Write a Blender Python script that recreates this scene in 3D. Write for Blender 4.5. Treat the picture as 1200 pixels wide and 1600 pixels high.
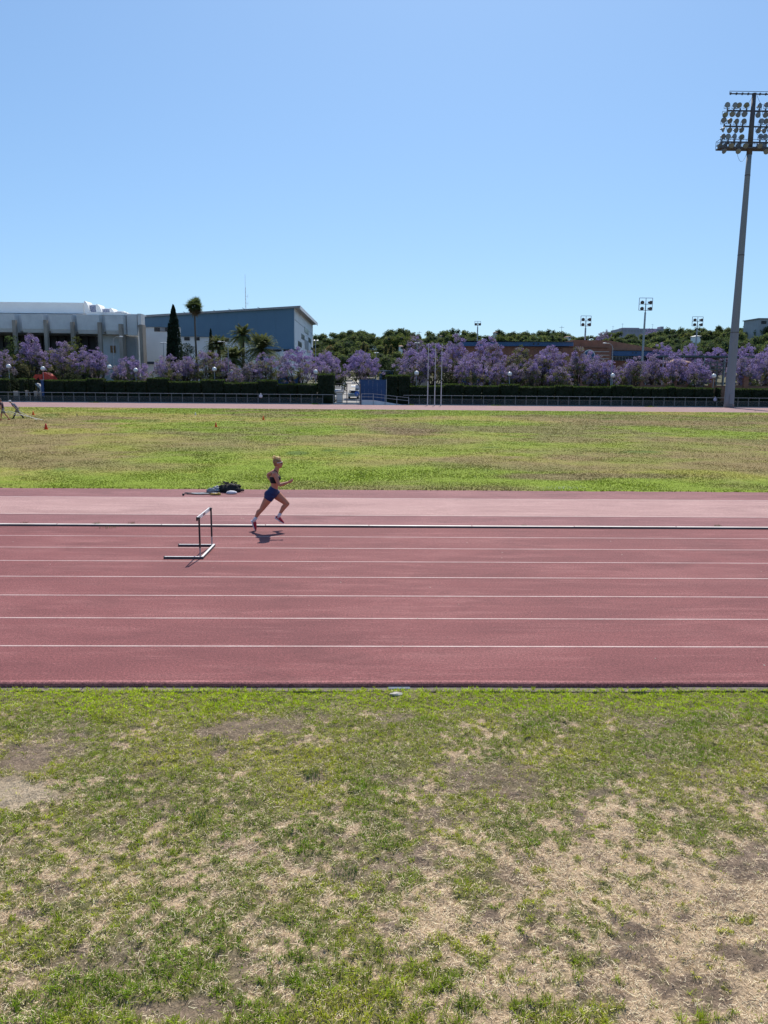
import bpy, bmesh, math, random
import numpy as np
from mathutils import Vector, Matrix, Euler

for _o in list(bpy.data.objects):
    bpy.data.objects.remove(_o, do_unlink=True)
S = bpy.context.scene
COL = S.collection
R = math.radians

# ------------------------------------------------------------------ camera
CAM_H = 3.46
THETA = math.atan(202 / 1200)
YAW = -0.0198
ROLL = 0.0083
camd = bpy.data.cameras.new('camera')
cam = bpy.data.objects.new('camera', camd)
COL.objects.link(cam)
camd.sensor_fit = 'VERTICAL'
camd.sensor_height = 36.0
camd.lens = 27.0
camd.clip_start = 0.1
camd.clip_end = 6000
CR = Matrix.Rotation(YAW, 3, 'Z') @ Matrix.Rotation(R(90) - THETA, 3, 'X') @ Matrix.Rotation(ROLL, 3, 'Z')
CP = Vector((0, 0, CAM_H))
cam.matrix_world = Matrix.Translation(CP) @ CR.to_4x4()
S.camera = cam

# ------------------------------------------------------------------ sky and sun
SUN_EL, SUN_ROT = R(50), R(7)
world = bpy.data.worlds.new("World")
S.world = world
world.use_nodes = True
wn = world.node_tree.nodes
wl = world.node_tree.links
bg = wn['Background']
sky = wn.new('ShaderNodeTexSky')
sky.sky_type = 'NISHITA'
sky.sun_disc = False
sky.sun_elevation = SUN_EL
sky.sun_rotation = SUN_ROT
sky.altitude = 0
sky.air_density = 1.0
sky.dust_density = 0.6
sky.ozone_density = 2.5
# the phone camera's tone and white balance: gentler brightness range and bluer tint over the whole sky
sg = wn.new('ShaderNodeGamma'); sg.inputs[1].default_value = 0.68
st_ = wn.new('ShaderNodeMix'); st_.data_type = 'RGBA'; st_.blend_type = 'MULTIPLY'; st_.inputs[0].default_value = 1.0
st_.inputs[7].default_value = (1.20, 1.64, 2.10, 1)
wl.new(sky.outputs[0], sg.inputs[0]); wl.new(sg.outputs[0], st_.inputs[6]); wl.new(st_.outputs[2], bg.inputs[0])
bg.inputs[1].default_value = 0.10
sund = bpy.data.lights.new('sun', 'SUN')
sund.energy = 5.0
sund.angle = R(0.53)
sund.color = (1.0, 0.93, 0.82)
sun = bpy.data.objects.new('sun', sund)
COL.objects.link(sun)
sdir = Vector((math.sin(SUN_ROT) * math.cos(SUN_EL), math.cos(SUN_ROT) * math.cos(SUN_EL), math.sin(SUN_EL)))
sun.rotation_euler = sdir.to_track_quat('Z', 'Y').to_euler()
sun.location = (0, 0, 60)
vs = S.view_settings
vs.view_transform = 'Standard'
try:
    vs.look = 'None'
except Exception:
    pass
vs.exposure = 0.2
vs.gamma = 1.0
vs.use_curve_mapping = False
S.cycles.max_bounces = 6
S.cycles.transparent_max_bounces = 12

# ------------------------------------------------------------------ place helpers
def ray(px, py):
    return (CR @ Vector(((px - 600) / 1200, -(py - 800) / 1200, -1)))
def PY(px, py, Y):           # point of a sight line at distance Y across the field
    d = ray(px, py); t = Y / d.y
    return CP + d * t
def PXc(px, py, X):
    d = ray(px, py); t = X / d.x
    return CP + d * t
def G(px, py, z=0.0):        # point on level ground
    d = ray(px, py); t = (z - CAM_H) / d.z
    return CP + d * t

# ------------------------------------------------------------------ tags
def tag(o, label=None, cat=None, group=None, kind=None):
    if label: o['label'] = label
    if cat: o['category'] = cat
    if group: o['group'] = group
    if kind: o['kind'] = kind
    return o
def empty(name, loc=(0, 0, 0), rz=0, label=None, cat=None, group=None):
    o = bpy.data.objects.new(name, None)
    COL.objects.link(o)
    o.empty_display_size = 0.2
    o.location = loc
    o.rotation_euler = (0, 0, rz)
    return tag(o, label, cat, group)
def copy_tree(o, parent=None):
    c = o.copy(); COL.objects.link(c)
    if parent is not None: c.parent = parent
    for ch in o.children: copy_tree(ch, c)
    return c

# ------------------------------------------------------------------ materials
def _base(name):
    m = bpy.data.materials.new(name); m.use_nodes = True
    nt = m.node_tree
    return m, nt, nt.nodes['Principled BSDF']
def ramp(nt, fac, stops):
    r = nt.nodes.new('ShaderNodeValToRGB')
    while len(r.color_ramp.elements) < len(stops): r.color_ramp.elements.new(0.5)
    for e, (p, c) in zip(r.color_ramp.elements, stops):
        e.position = p; e.color = (*c, 1) if len(c) == 3 else c
    nt.links.new(fac, r.inputs[0])
    return r.outputs[0]
def noise(nt, vec, scale, detail=4, rough=0.6, sc=None):
    if sc:
        mp = nt.nodes.new('ShaderNodeMapping'); mp.inputs['Scale'].default_value = sc
        nt.links.new(vec, mp.inputs[0]); vec = mp.outputs[0]
    n = nt.nodes.new('ShaderNodeTexNoise')
    n.inputs['Scale'].default_value = scale; n.inputs['Detail'].default_value = detail
    n.inputs['Roughness'].default_value = rough
    nt.links.new(vec, n.inputs['Vector'])
    return n.outputs[0]
def mixc(nt, fac, a, b, mode='MIX'):
    m = nt.nodes.new('ShaderNodeMix'); m.data_type = 'RGBA'; m.blend_type = mode
    for s, v in ((m.inputs[0], fac), (m.inputs[6], a), (m.inputs[7], b)):
        if isinstance(v, (int, float)): s.default_value = v
        elif isinstance(v, tuple): s.default_value = (*v, 1)
        else: nt.links.new(v, s)
    return m.outputs[2]
def bump(nt, h, strength, dist, bsdf, prev=None):
    b = nt.nodes.new('ShaderNodeBump'); b.inputs['Strength'].default_value = strength
    b.inputs['Distance'].default_value = dist
    nt.links.new(h, b.inputs['Height'])
    if prev: nt.links.new(prev, b.inputs['Normal'])
    nt.links.new(b.outputs[0], bsdf.inputs['Normal'])
    return b.outputs[0]
def pos(nt, obj=True):
    if obj:
        return nt.nodes.new('ShaderNodeTexCoord').outputs['Object']
    return nt.nodes.new('ShaderNodeNewGeometry').outputs['Position']
def mat(name, c, c2=None, scale=3.0, rough=0.7, metal=0.0, bmp=0.0, bscale=None, spec=0.4, sc=None):
    m, nt, b = _base(name)
    c2 = c2 or tuple(x * 0.75 for x in c)
    p = pos(nt)
    n = noise(nt, p, scale, 5, 0.65, sc)
    col = ramp(nt, n, [(0.32, c2), (0.68, c)])
    nt.links.new(col, b.inputs['Base Color'])
    b.inputs['Roughness'].default_value = rough
    b.inputs['Metallic'].default_value = metal
    b.inputs['Specular IOR Level'].default_value = spec
    if bmp:
        n2 = noise(nt, p, bscale or scale * 8, 4, 0.7)
        bump(nt, n2, bmp, 0.02, b)
    return m
def leafmat(name, trans=0.35, rough=0.75, gain=1.0):
    m, nt, b = _base(name)
    at = nt.nodes.new('ShaderNodeAttribute'); at.attribute_name = 'col'
    nt.links.new(at.outputs['Color'], b.inputs['Base Color'])
    b.inputs['Roughness'].default_value = rough
    b.inputs['Specular IOR Level'].default_value = 0.10
    t = nt.nodes.new('ShaderNodeBsdfTranslucent')
    nt.links.new(at.outputs['Color'], t.inputs[0])
    mx = nt.nodes.new('ShaderNodeMixShader'); mx.inputs[0].default_value = trans
    nt.links.new(b.outputs[0], mx.inputs[1]); nt.links.new(t.outputs[0], mx.inputs[2])
    nt.links.new(mx.outputs[0], nt.nodes['Material Output'].inputs[0])
    return m

M = {}
M['leaf'] = leafmat('leaf', 0.38)
M['blade'] = leafmat('blade', 0.35, 0.6)
M['straw'] = leafmat('straw', 0.15, 0.8)
M['bark'] = mat('bark', (0.075, 0.058, 0.045), (0.035, 0.028, 0.022), 6, 0.9, bmp=0.5)
M['palm_bark'] = mat('palm_bark', (0.17, 0.13, 0.10), (0.09, 0.07, 0.05), 5, 0.9, bmp=0.5, sc=(1, 1, 5))
M['concrete'] = mat('concrete', (0.70, 0.71, 0.71), (0.57, 0.58, 0.585), 0.6, 0.85, bmp=0.15)
M['concrete_dark'] = mat('concrete_dark', (0.38, 0.40, 0.41), (0.30, 0.31, 0.325), 0.5, 0.85, bmp=0.15)
M['concrete_tan'] = mat('concrete_tan', (0.40, 0.35, 0.30), (0.24, 0.205, 0.17), 0.8, 0.9, bmp=0.2, sc=(1, 1, .25))
M['white_wall'] = mat('white_wall', (0.88, 0.88, 0.87), (0.82, 0.82, 0.81), 0.3, 0.7)
M['white_panel'] = mat('white_panel', (0.74, 0.745, 0.75), (0.67, 0.675, 0.68), 0.25, 0.6)
M['cladding'] = mat('cladding', (0.105, 0.195, 0.285), (0.092, 0.172, 0.255), 0.15, 0.6, bmp=0.05)
M['void'] = mat('void', (0.02, 0.022, 0.028), (0.012, 0.013, 0.016), 0.5, 0.5)
M['glass'] = mat('glass', (0.022, 0.026, 0.034), (0.014, 0.017, 0.022), 0.5, 0.3, spec=0.35)
M['glass_pale'] = mat('glass_pale', (0.36, 0.38, 0.52), (0.26, 0.28, 0.42), 1.5, 0.3, spec=0.6)
M['roof_metal'] = mat('roof_metal', (0.30, 0.30, 0.31), (0.25, 0.25, 0.26), 0.4, 0.6)
M['blue_fascia'] = mat('blue_fascia', (0.055, 0.13, 0.27), (0.04, 0.10, 0.21), 0.6, 0.5)
M['blue_gate'] = mat('blue_gate', (0.008, 0.055, 0.165), (0.006, 0.043, 0.135), 0.8, 0.45, bmp=0.05)
M['brick'] = mat('brick', (0.34, 0.15, 0.095), (0.24, 0.10, 0.066), 1.2, 0.9, bmp=0.3)
M['brick_roof'] = mat('brick_roof', (0.33, 0.165, 0.105), (0.24, 0.115, 0.075), 0.9, 0.9, bmp=0.3)
M['tile'] = mat('tile', (0.26, 0.135, 0.095), (0.18, 0.09, 0.065), 1.2, 0.8, bmp=0.3)
M['galv'] = mat('galv', (0.38, 0.40, 0.42), (0.28, 0.30, 0.32), 2.5, 0.5, 0.4, bmp=0.05)
M['rail'] = mat('rail', (0.17, 0.18, 0.175), (0.10, 0.105, 0.105), 3, 0.55, 0.2)
M['mast'] = mat('mast', (0.25, 0.265, 0.285), (0.20, 0.215, 0.235), 0.35, 0.8, 0.0, bmp=0.1, sc=(1, 1, .15))
M['steel_dark'] = mat('steel_dark', (0.14, 0.12, 0.12), (0.08, 0.07, 0.075), 2, 0.6, 0.3)
M['lamp_grey'] = mat('lamp_grey', (0.25, 0.26, 0.28), (0.18, 0.19, 0.21), 3, 0.45, 0.2)
M['lamp_glass'] = mat('lamp_glass', (0.20, 0.205, 0.23), (0.14, 0.145, 0.165), 4, 0.2, 0.0, spec=0.8)
M['globe'] = mat('globe', (0.82, 0.82, 0.80), (0.76, 0.76, 0.74), 3, 0.25)
M['pole_white'] = mat('pole_white', (0.62, 0.60, 0.60), (0.50, 0.49, 0.50), 1, 0.4)
M['kerb_white'] = mat('kerb_white', (0.82, 0.76, 0.70), (0.60, 0.52, 0.46), 1.5, 0.55, sc=(1, 3, 3))
M['kerb_dark'] = mat('kerb_dark', (0.16, 0.13, 0.12), (0.10, 0.08, 0.08), 5, 0.8)
M['white_paint'] = mat('white_paint', (0.80, 0.80, 0.79), (0.66, 0.65, 0.64), 6, 0.5)
M['alu'] = mat('alu', (0.42, 0.40, 0.41), (0.33, 0.31, 0.32), 8, 0.4, 0.5)
M['black_paint'] = mat('black_paint', (0.018, 0.018, 0.024), (0.012, 0.012, 0.016), 8, 0.4)
M['logo'] = mat('logo', (0.28, 0.15, 0.15), (0.22, 0.11, 0.12), 20, 0.5)
M['skin'] = mat('skin', (0.52, 0.215, 0.130), (0.45, 0.18, 0.105), 6, 0.5)
M['skin_dark'] = mat('skin_dark', (0.26, 0.125, 0.08), (0.22, 0.105, 0.066), 6, 0.5)
M['hair'] = mat('hair', (0.42, 0.24, 0.10), (0.18, 0.095, 0.04), 18, 0.55, bmp=0.6, bscale=60)  # darker brown carries the shade on the sides of the hair
M['hair_lit_blonde'] = mat('hair_lit_blonde', (0.85, 0.60, 0.26), (0.58, 0.36, 0.13), 30, 0.55)  # bright blonde carries the sunlight on the top of the hair
M['hair_dark'] = mat('hair_dark', (0.03, 0.022, 0.02), (0.02, 0.015, 0.012), 30, 0.6)
M['navy'] = mat('navy', (0.008, 0.024, 0.105), (0.006, 0.018, 0.085), 8, 0.6, bmp=0.3)
M['black_cloth'] = mat('black_cloth', (0.010, 0.010, 0.014), (0.007, 0.007, 0.010), 14, 0.8, bmp=0.4)
M['shoe_red'] = mat('shoe_red', (0.42, 0.015, 0.035), (0.30, 0.012, 0.028), 14, 0.5)
M['cloth_white'] = mat('cloth_white', (0.72, 0.70, 0.74), (0.60, 0.58, 0.62), 10, 0.8, bmp=0.3)
M['cloth_grey'] = mat('cloth_grey', (0.30, 0.33, 0.36), (0.17, 0.19, 0.22), 12, 0.8, bmp=0.4)
M['khaki'] = mat('khaki', (0.22, 0.20, 0.17), (0.17, 0.15, 0.13), 10, 0.8)
M['maroon'] = mat('maroon', (0.055, 0.022, 0.04), (0.04, 0.016, 0.03), 10, 0.8)
M['yellow'] = mat('yellow', (0.46, 0.32, 0.04), (0.32, 0.21, 0.03), 14, 0.6)
M['orange'] = mat('orange', (0.85, 0.17, 0.04), (0.70, 0.13, 0.03), 8, 0.5)
M['red'] = mat('red', (0.62, 0.05, 0.025), (0.48, 0.035, 0.02), 3, 0.5)
M['bib'] = None
M['tyre'] = mat('tyre', (0.02, 0.02, 0.02), (0.015, 0.015, 0.015), 5, 0.9)
M['stone'] = mat('stone', (0.60, 0.55, 0.48), (0.42, 0.38, 0.33), 8, 0.8, bmp=0.4)
M['asphalt'] = mat('asphalt', (0.30, 0.29, 0.28), (0.23, 0.225, 0.22), 1.5, 0.9, bmp=0.2)
M['render_cream'] = mat('render_cream', (0.62, 0.58, 0.50), (0.52, 0.48, 0.41), 0.5, 0.8)
M['haze_wall'] = mat('haze_wall', (0.36, 0.33, 0.38), (0.30, 0.28, 0.33), 0.3, 0.8)  # distance haze mixed into the wall colour
M['sign_blue'] = mat('sign_blue', (0.03, 0.13, 0.48), (0.025, 0.11, 0.42), 3, 0.4)
M['dark_strip'] = mat('dark_strip', (0.03, 0.05, 0.08), (0.02, 0.035, 0.06), 3, 0.5)
M['board_brown'] = mat('board_brown', (0.30, 0.17, 0.08), (0.24, 0.13, 0.06), 3, 0.7)

def striped():
    m, nt, b = _base('navy_patterned_cloth')
    p = pos(nt)
    n = noise(nt, p, 9, 2, 0.5)
    col = ramp(nt, n, [(0.0, (0.02, 0.03, 0.08)), (0.60, (0.02, 0.03, 0.08)), (0.64, (0.35, 0.35, 0.4)), (1.0, (0.4, 0.4, 0.45))])
    nt.links.new(col, b.inputs['Base Color']); b.inputs['Roughness'].default_value = 0.8
    return m
M['pattern'] = striped()

def panelmesh():
    m, nt, b = _base('wire_mesh_screen')
    b.inputs['Base Color'].default_value = (0.030, 0.042, 0.040, 1)
    b.inputs['Roughness'].default_value = 0.7
    t = nt.nodes.new('ShaderNodeBsdfTransparent')
    mx = nt.nodes.new('ShaderNodeMixShader'); mx.inputs[0].default_value = 0.55
    nt.links.new(t.outputs[0], mx.inputs[1]); nt.links.new(b.outputs[0], mx.inputs[2])
    nt.links.new(mx.outputs[0], nt.nodes['Material Output'].inputs[0])
    return m
M['screen'] = panelmesh()

def rubber(name, base, dark, pale, grain=1.0):
    m, nt, b = _base(name)
    p = pos(nt, False)
    broad = noise(nt, p, 0.55, 6, 0.62, (0.45, 1.5, 1))
    streak = noise(nt, p, 1.6, 5, 0.7, (0.3, 2.4, 1))
    spot = noise(nt, p, 0.23, 5, 0.65, (1, 1.0, 1))
    g1 = noise(nt, p, 70, 3, 0.85)
    g2 = noise(nt, p, 30, 3, 0.75)
    c = ramp(nt, broad, [(0.30, dark), (0.55, base), (0.80, pale)])
    c = mixc(nt, ramp(nt, streak, [(0.52, (0, 0, 0)), (0.74, (0.75,) * 3)]), c, tuple(x * 1.12 for x in pale))
    c = mixc(nt, ramp(nt, spot, [(0.55, (0, 0, 0)), (0.75, (0.55,) * 3)]), c, tuple(x * 1.05 for x in pale))
    # pale scuffed crossing where people walk over the lanes
    sx = nt.nodes.new('ShaderNodeSeparateXYZ'); nt.links.new(p, sx.inputs[0])
    ma = nt.nodes.new('ShaderNodeMath'); ma.operation = 'MULTIPLY_ADD'; ma.inputs[1].default_value = -0.17; ma.inputs[2].default_value = 1.55
    nt.links.new(sx.outputs[1], ma.inputs[0])
    mb = nt.nodes.new('ShaderNodeMath'); mb.operation = 'ADD'; nt.links.new(sx.outputs[0], mb.inputs[0]); nt.links.new(ma.outputs[0], mb.inputs[1])
    mc = nt.nodes.new('ShaderNodeMath'); mc.operation = 'ABSOLUTE'; nt.links.new(mb.outputs[0], mc.inputs[0])
    band = ramp(nt, mc.outputs[0], [(0.0, (1, 1, 1)), (1.0, (0, 0, 0))])
    mot = noise(nt, p, 4.5, 6, 0.8, (0.6, 1.8, 1))
    wear = mixc(nt, 1.0, band, ramp(nt, mot, [(0.50, (0, 0, 0)), (0.68, (0.55,) * 3)]), 'MULTIPLY')
    c = mixc(nt, wear, c, tuple(x * 1.28 for x in pale))
    blot = noise(nt, p, 0.9, 6, 0.7, (0.5, 1.0, 1))
    c = mixc(nt, ramp(nt, blot, [(0.32, (0.75,) * 3), (0.48, (0, 0, 0))]), c, tuple(x * 0.86 for x in dark))
    gm = ramp(nt, g1, [(0.36, (0.42,) * 3), (0.5, (1.0,) * 3), (0.64, (1.75,) * 3)])
    c = mixc(nt, 0.85 * grain, c, gm, 'MULTIPLY')
    gm2 = ramp(nt, g2, [(0.34, (0.58,) * 3), (0.66, (1.42,) * 3)])
    c = mixc(nt, 0.8, c, gm2, 'MULTIPLY')
    nt.links.new(c, b.inputs['Base Color'])
    b.inputs['Roughness'].default_value = 0.85
    b.inputs['Specular IOR Level'].default_value = 0.3
    bump(nt, g1, 0.6 * grain, 0.006, b)
    return m
M['rubber'] = rubber('red_rubber', (0.190, 0.059, 0.061), (0.145, 0.043, 0.046), (0.250, 0.100, 0.098))
M['rubber_old'] = rubber('old_rubber', (0.205, 0.082, 0.087), (0.162, 0.062, 0.068), (0.27, 0.126, 0.126))
M['rubber_pale'] = rubber('pale_runway', (0.355, 0.21, 0.20), (0.30, 0.17, 0.163), (0.43, 0.275, 0.255), 0.7)
M['rubber_far'] = rubber('far_track', (0.25, 0.143, 0.145), (0.21, 0.115, 0.12), (0.32, 0.20, 0.195), 0.5)

def linepaint():
    m, nt, b = _base('worn_line_paint')
    p = pos(nt, False)
    n = noise(nt, p, 40, 4, 0.8)
    n2 = noise(nt, p, 1.4, 4, 0.7)
    c = ramp(nt, n, [(0.30, (0.29, 0.12, 0.12)), (0.54, (0.52, 0.38, 0.36))])
    c = mixc(nt, ramp(nt, n2, [(0.45, (0, 0, 0)), (0.75, (0.8,) * 3)]), c, (0.33, 0.16, 0.155))
    nt.links.new(c, b.inputs['Base Color']); b.inputs['Roughness'].default_value = 0.7
    return m
M['line'] = linepaint()

def attr_ground(name, fine, amt, bstr, bdist, lo=.30, hi=1.75):
    m, nt, b = _base(name)
    at = nt.nodes.new('ShaderNodeAttribute'); at.attribute_name = 'col'
    p = pos(nt, False)
    n = noise(nt, p, fine, 5, 0.8)
    n2 = noise(nt, p, fine * 0.17, 5, 0.75)
    c = mixc(nt, amt, at.outputs['Color'], ramp(nt, n, [(0.32, (lo,) * 3), (0.5, (1.0,) * 3), (0.68, (hi,) * 3)]), 'MULTIPLY')
    c = mixc(nt, 0.7, c, ramp(nt, n2, [(0.3, (0.72,) * 3), (0.7, (1.28,) * 3)]), 'MULTIPLY')
    nt.links.new(c, b.inputs['Base Color'])
    b.inputs['Roughness'].default_value = 0.95
    b.inputs['Specular IOR Level'].default_value = 0.15
    pb = bump(nt, n2, bstr, bdist * 4, b)
    bump(nt, n, bstr, bdist, b, pb)
    return m
M['soil'] = attr_ground('dry_soil', 60, 0.9, 0.7, 0.012)
M['field'] = attr_ground('field_turf', 9, 0.8, 0.4, 0.04, .7, 1.3)
M['hill'] = mat('hill_ground', (0.10, 0.095, 0.055), (0.06, 0.065, 0.035), 0.08, 0.95)

# ------------------------------------------------------------------ mesh helpers
def link(name, me, m, parent=None):
    o = bpy.data.objects.new(name, me)
    COL.objects.link(o)
    if m is not None and not me.materials: me.materials.append(m)
    if parent is not None:
        o.parent = parent
    return o
class MB:
    def __init__(s): s.v = []; s.f = []
    def add(s, vs_, fs_):
        n = len(s.v); s.v += [tuple(v) for v in vs_]; s.f += [tuple(i + n for i in f) for f in fs_]; return s
    def box(s, x0, x1, y0, y1, z0, z1):
        return s.add([(x0, y0, z0), (x1, y0, z0), (x1, y1, z0), (x0, y1, z0), (x0, y0, z1), (x1, y0, z1), (x1, y1, z1), (x0, y1, z1)],
                     [(0, 3, 2, 1), (4, 5, 6, 7), (0, 1, 5, 4), (1, 2, 6, 5), (2, 3, 7, 6), (3, 0, 4, 7)])
    def cbox(s, c, d, rot=None):
        x, y, z = d[0] / 2, d[1] / 2, d[2] / 2
        vv = [Vector(q) for q in ((-x, -y, -z), (x, -y, -z), (x, y, -z), (-x, y, -z), (-x, -y, z), (x, -y, z), (x, y, z), (-x, y, z))]
        if rot is not None: vv = [rot @ q for q in vv]
        c = Vector(c)
        return s.add([q + c for q in vv], [(0, 3, 2, 1), (4, 5, 6, 7), (0, 1, 5, 4), (1, 2, 6, 5), (2, 3, 7, 6), (3, 0, 4, 7)])
    def tube(s, pts, rad, n=8, cap=True):
        pts = [Vector(p) for p in pts]
        if not isinstance(rad, (list, tuple)): rad = [rad] * len(pts)
        rings = []
        up0 = None
        for i, p in enumerate(pts):
            t = (pts[min(i + 1, len(pts) - 1)] - pts[max(i - 1, 0)]).normalized()
            a = Vector((0, 1, 0)) if abs(t.y) < 0.9 else Vector((1, 0, 0))
            u = (a - t * a.dot(t)).normalized(); w = t.cross(u)
            r = rad[i]; ru, rw = (r if isinstance(r, tuple) else (r, r))
            rings.append([p + u * (ru * math.cos(2 * math.pi * k / n)) + w * (rw * math.sin(2 * math.pi * k / n)) for k in range(n)])
        base = len(s.v)
        for rg in rings: s.v += [tuple(q) for q in rg]
        for i in range(len(rings) - 1):
            for k in range(n):
                a = base + i * n + k; b_ = base + i * n + (k + 1) % n
                s.f.append((a, b_, b_ + n, a + n))
        if cap:
            s.f.append(tuple(base + k for k in reversed(range(n))))
            s.f.append(tuple(base + (len(rings) - 1) * n + k for k in range(n)))
        return s
    def bar(s, a, b, w, h=None):
        """square bar between two points"""
        a = Vector(a); b = Vector(b); h = h or w
        t = (b - a); L = t.length; t.normalize()
        up = Vector((0, 0, 1)) if abs(t.z) < 0.95 else Vector((0, 1, 0))
        u = t.cross(up).normalized(); v = u.cross(t)
        vv = []
        for e in (a, b):
            for su, sv in ((-1, -1), (1, -1), (1, 1), (-1, 1)):
                vv.append(e + u * (su * w / 2) + v * (sv * h / 2))
        return s.add(vv, [(0, 1, 2, 3), (7, 6, 5, 4), (0, 4, 5, 1), (1, 5, 6, 2), (2, 6, 7, 3), (3, 7, 4, 0)])
    def prism(s, poly, y0, y1):
        """polygon in x,z extruded along y"""
        n = len(poly)
        s.add([(x, y0, z) for x, z in poly] + [(x, y1, z) for x, z in poly],
              [tuple(range(n)), tuple(range(2 * n - 1, n - 1, -1))] + [(i, i + n, (i + 1) % n + n, (i + 1) % n) for i in range(n)])
        return s
    def sphere(s, c, r, n=12, m=8, sc=(1, 1, 1)):
        base = len(s.v); c = Vector(c)
        s.v.append((c.x, c.y, c.z - r * sc[2]))
        for i in range(1, m):
            a = math.pi * i / m
            for k in range(n):
                b_ = 2 * math.pi * k / n
                s.v.append((c.x + r * sc[0] * math.sin(a) * math.cos(b_), c.y + r * sc[1] * math.sin(a) * math.sin(b_), c.z - r * sc[2] * math.cos(a)))
        s.v.append((c.x, c.y, c.z + r * sc[2])); top = len(s.v) - 1
        for k in range(n):
            s.f.append((base, base + 1 + (k + 1) % n, base + 1 + k))
            s.f.append((top, base + 1 + (m - 2) * n + k, base + 1 + (m - 2) * n + (k + 1) % n))
            for i in range(m - 2):
                a = base + 1 + i * n + k; b_ = base + 1 + i * n + (k + 1) % n
                s.f.append((a, b_, b_ + n, a + n))
        return s
    def mesh(s, name='mesh', smooth=False, fixn=True):
        me = bpy.data.meshes.new(name)
        me.from_pydata(s.v, [], s.f)
        if fixn:
            bm = bmesh.new(); bm.from_mesh(me); bmesh.ops.recalc_face_normals(bm, faces=bm.faces); bm.to_mesh(me); bm.free()
        if smooth:
            me.shade_smooth() if hasattr(me, 'shade_smooth') else None
        me.update(); return me
    def build(s, name, m, parent=None, smooth=False):
        return link(name, s.mesh(name, smooth), m, parent)

def np_mesh(name, V, F, col=None, m=None, parent=None, smooth=False):
    """V (n,3), F (k,3|4) arrays, col (n,3)"""
    me = bpy.data.meshes.new(name)
    n, k = len(V), F.shape[1]
    me.vertices.add(n); me.vertices.foreach_set('co', np.ascontiguousarray(V, dtype=np.float32).ravel())
    me.loops.add(F.size); me.loops.foreach_set('vertex_index', np.ascontiguousarray(F, dtype=np.int32).ravel())
    me.polygons.add(len(F))
    me.polygons.foreach_set('loop_start', np.arange(0, F.size, k, dtype=np.int32))
    me.polygons.foreach_set('loop_total', np.full(len(F), k, dtype=np.int32))
    if smooth: me.polygons.foreach_set('use_smooth', np.ones(len(F), dtype=bool))
    me.update(calc_edges=True)
    if col is not None:
        a = me.color_attributes.new('col', 'FLOAT_COLOR', 'POINT')
        c = np.ones((n, 4), dtype=np.float32); c[:, :3] = col
        a.data.foreach_set('color', c.ravel())
    me.validate()
    return link(name, me, m, parent)

# value noise in numpy
_rs = np.random.RandomState(7)
_T = _rs.rand(256, 256).astype(np.float32)
def vn(x, y, s=1.0, off=0):
    x = np.asarray(x) * s + off * 17.3; y = np.asarray(y) * s + off * 9.1
    xi = np.floor(x).astype(int); yi = np.floor(y).astype(int)
    fx = x - xi; fy = y - yi
    fx = fx * fx * (3 - 2 * fx); fy = fy * fy * (3 - 2 * fy)
    g = lambda a, b: _T[(a + off * 31) & 255, (b + off * 57) & 255]
    return (g(xi, yi) * (1 - fx) + g(xi + 1, yi) * fx) * (1 - fy) + (g(xi, yi + 1) * (1 - fx) + g(xi + 1, yi + 1) * fx) * fy
def fbm(x, y, s, oct=4, off=0, gain=0.55):
    t = 0; a = 1; w = 0
    for i in range(oct):
        t = t + a * vn(x, y, s * 2 ** i, off + i); w += a; a *= gain
    return t / w
def sstep(a, b, x): 
    t = np.clip((x - a) / (b - a), 0, 1); return t * t * (3 - 2 * t)
def lerp(a, b, t): return a + (b - a) * t
def to_px(X, Y, Z):
    """where a place is seen from the stand (used only to look up measured patches)"""
    C = np.array(CR)
    d = np.stack([X, Y, np.full_like(X, 1.0) * Z - CAM_H], -1) @ C
    return 600 + 1200 * d[..., 0] / -d[..., 2], 800 - 1200 * d[..., 1] / -d[..., 2]

rng = np.random.RandomState(11)
random.seed(5)
# ================================================================== GROUND
Y_EDGE, Y_KERB, Y_B0, Y_B1, Y_INF, Y_FT0, Y_FT1, Y_FENCE = 8.53, 18.32, 19.96, 23.0, 24.85, 100.5, 121.6, 123.0
ZG = -0.045     # level of the near verge
def terrain(x, y):
    pts_y = [0, 124, 130, 220, 270, 330, 400, 700, 2500]
    pts_z = [0, 0, 0.1, 4.4, 9.3, 15.2, 18.5, 20, 22]
    z = np.interp(y, pts_y, pts_z)
    bumpy = (fbm(x, y, 0.012, 3, 40) - .5) * 4 * np.clip((np.asarray(y) - 230) / 80, 0, 1)
    right = np.clip((np.asarray(x) - 60) / 100, 0, 1.3) * 4.5 * np.clip((np.asarray(y) - 240) / 90, 0, 1)
    return z + bumpy + right
# far terrain and base ground as one sheet
gx = np.concatenate([np.linspace(-1800, -250, 12), np.linspace(-230, 230, 70), np.linspace(250, 1800, 12)])
gy = np.concatenate([[-400, -60], np.linspace(0, 124, 6), np.linspace(130, 420, 60), np.linspace(470, 2500, 14)])
GX, GY = np.meshgrid(gx, gy)
GZ = terrain(GX, GY) - 0.12
nx, ny = len(gx), len(gy)
def gridF(nx, ny):
    i = np.arange(ny - 1)[:, None] * nx + np.arange(nx - 1)[None, :]
    i = i.ravel(); return np.stack([i, i + 1, i + nx + 1, i + nx], 1)
tag(np_mesh('ground', np.stack([GX, GY, GZ], -1).reshape(-1, 3), gridF(nx, ny), m=M['hill'], smooth=True), kind='structure')

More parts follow.
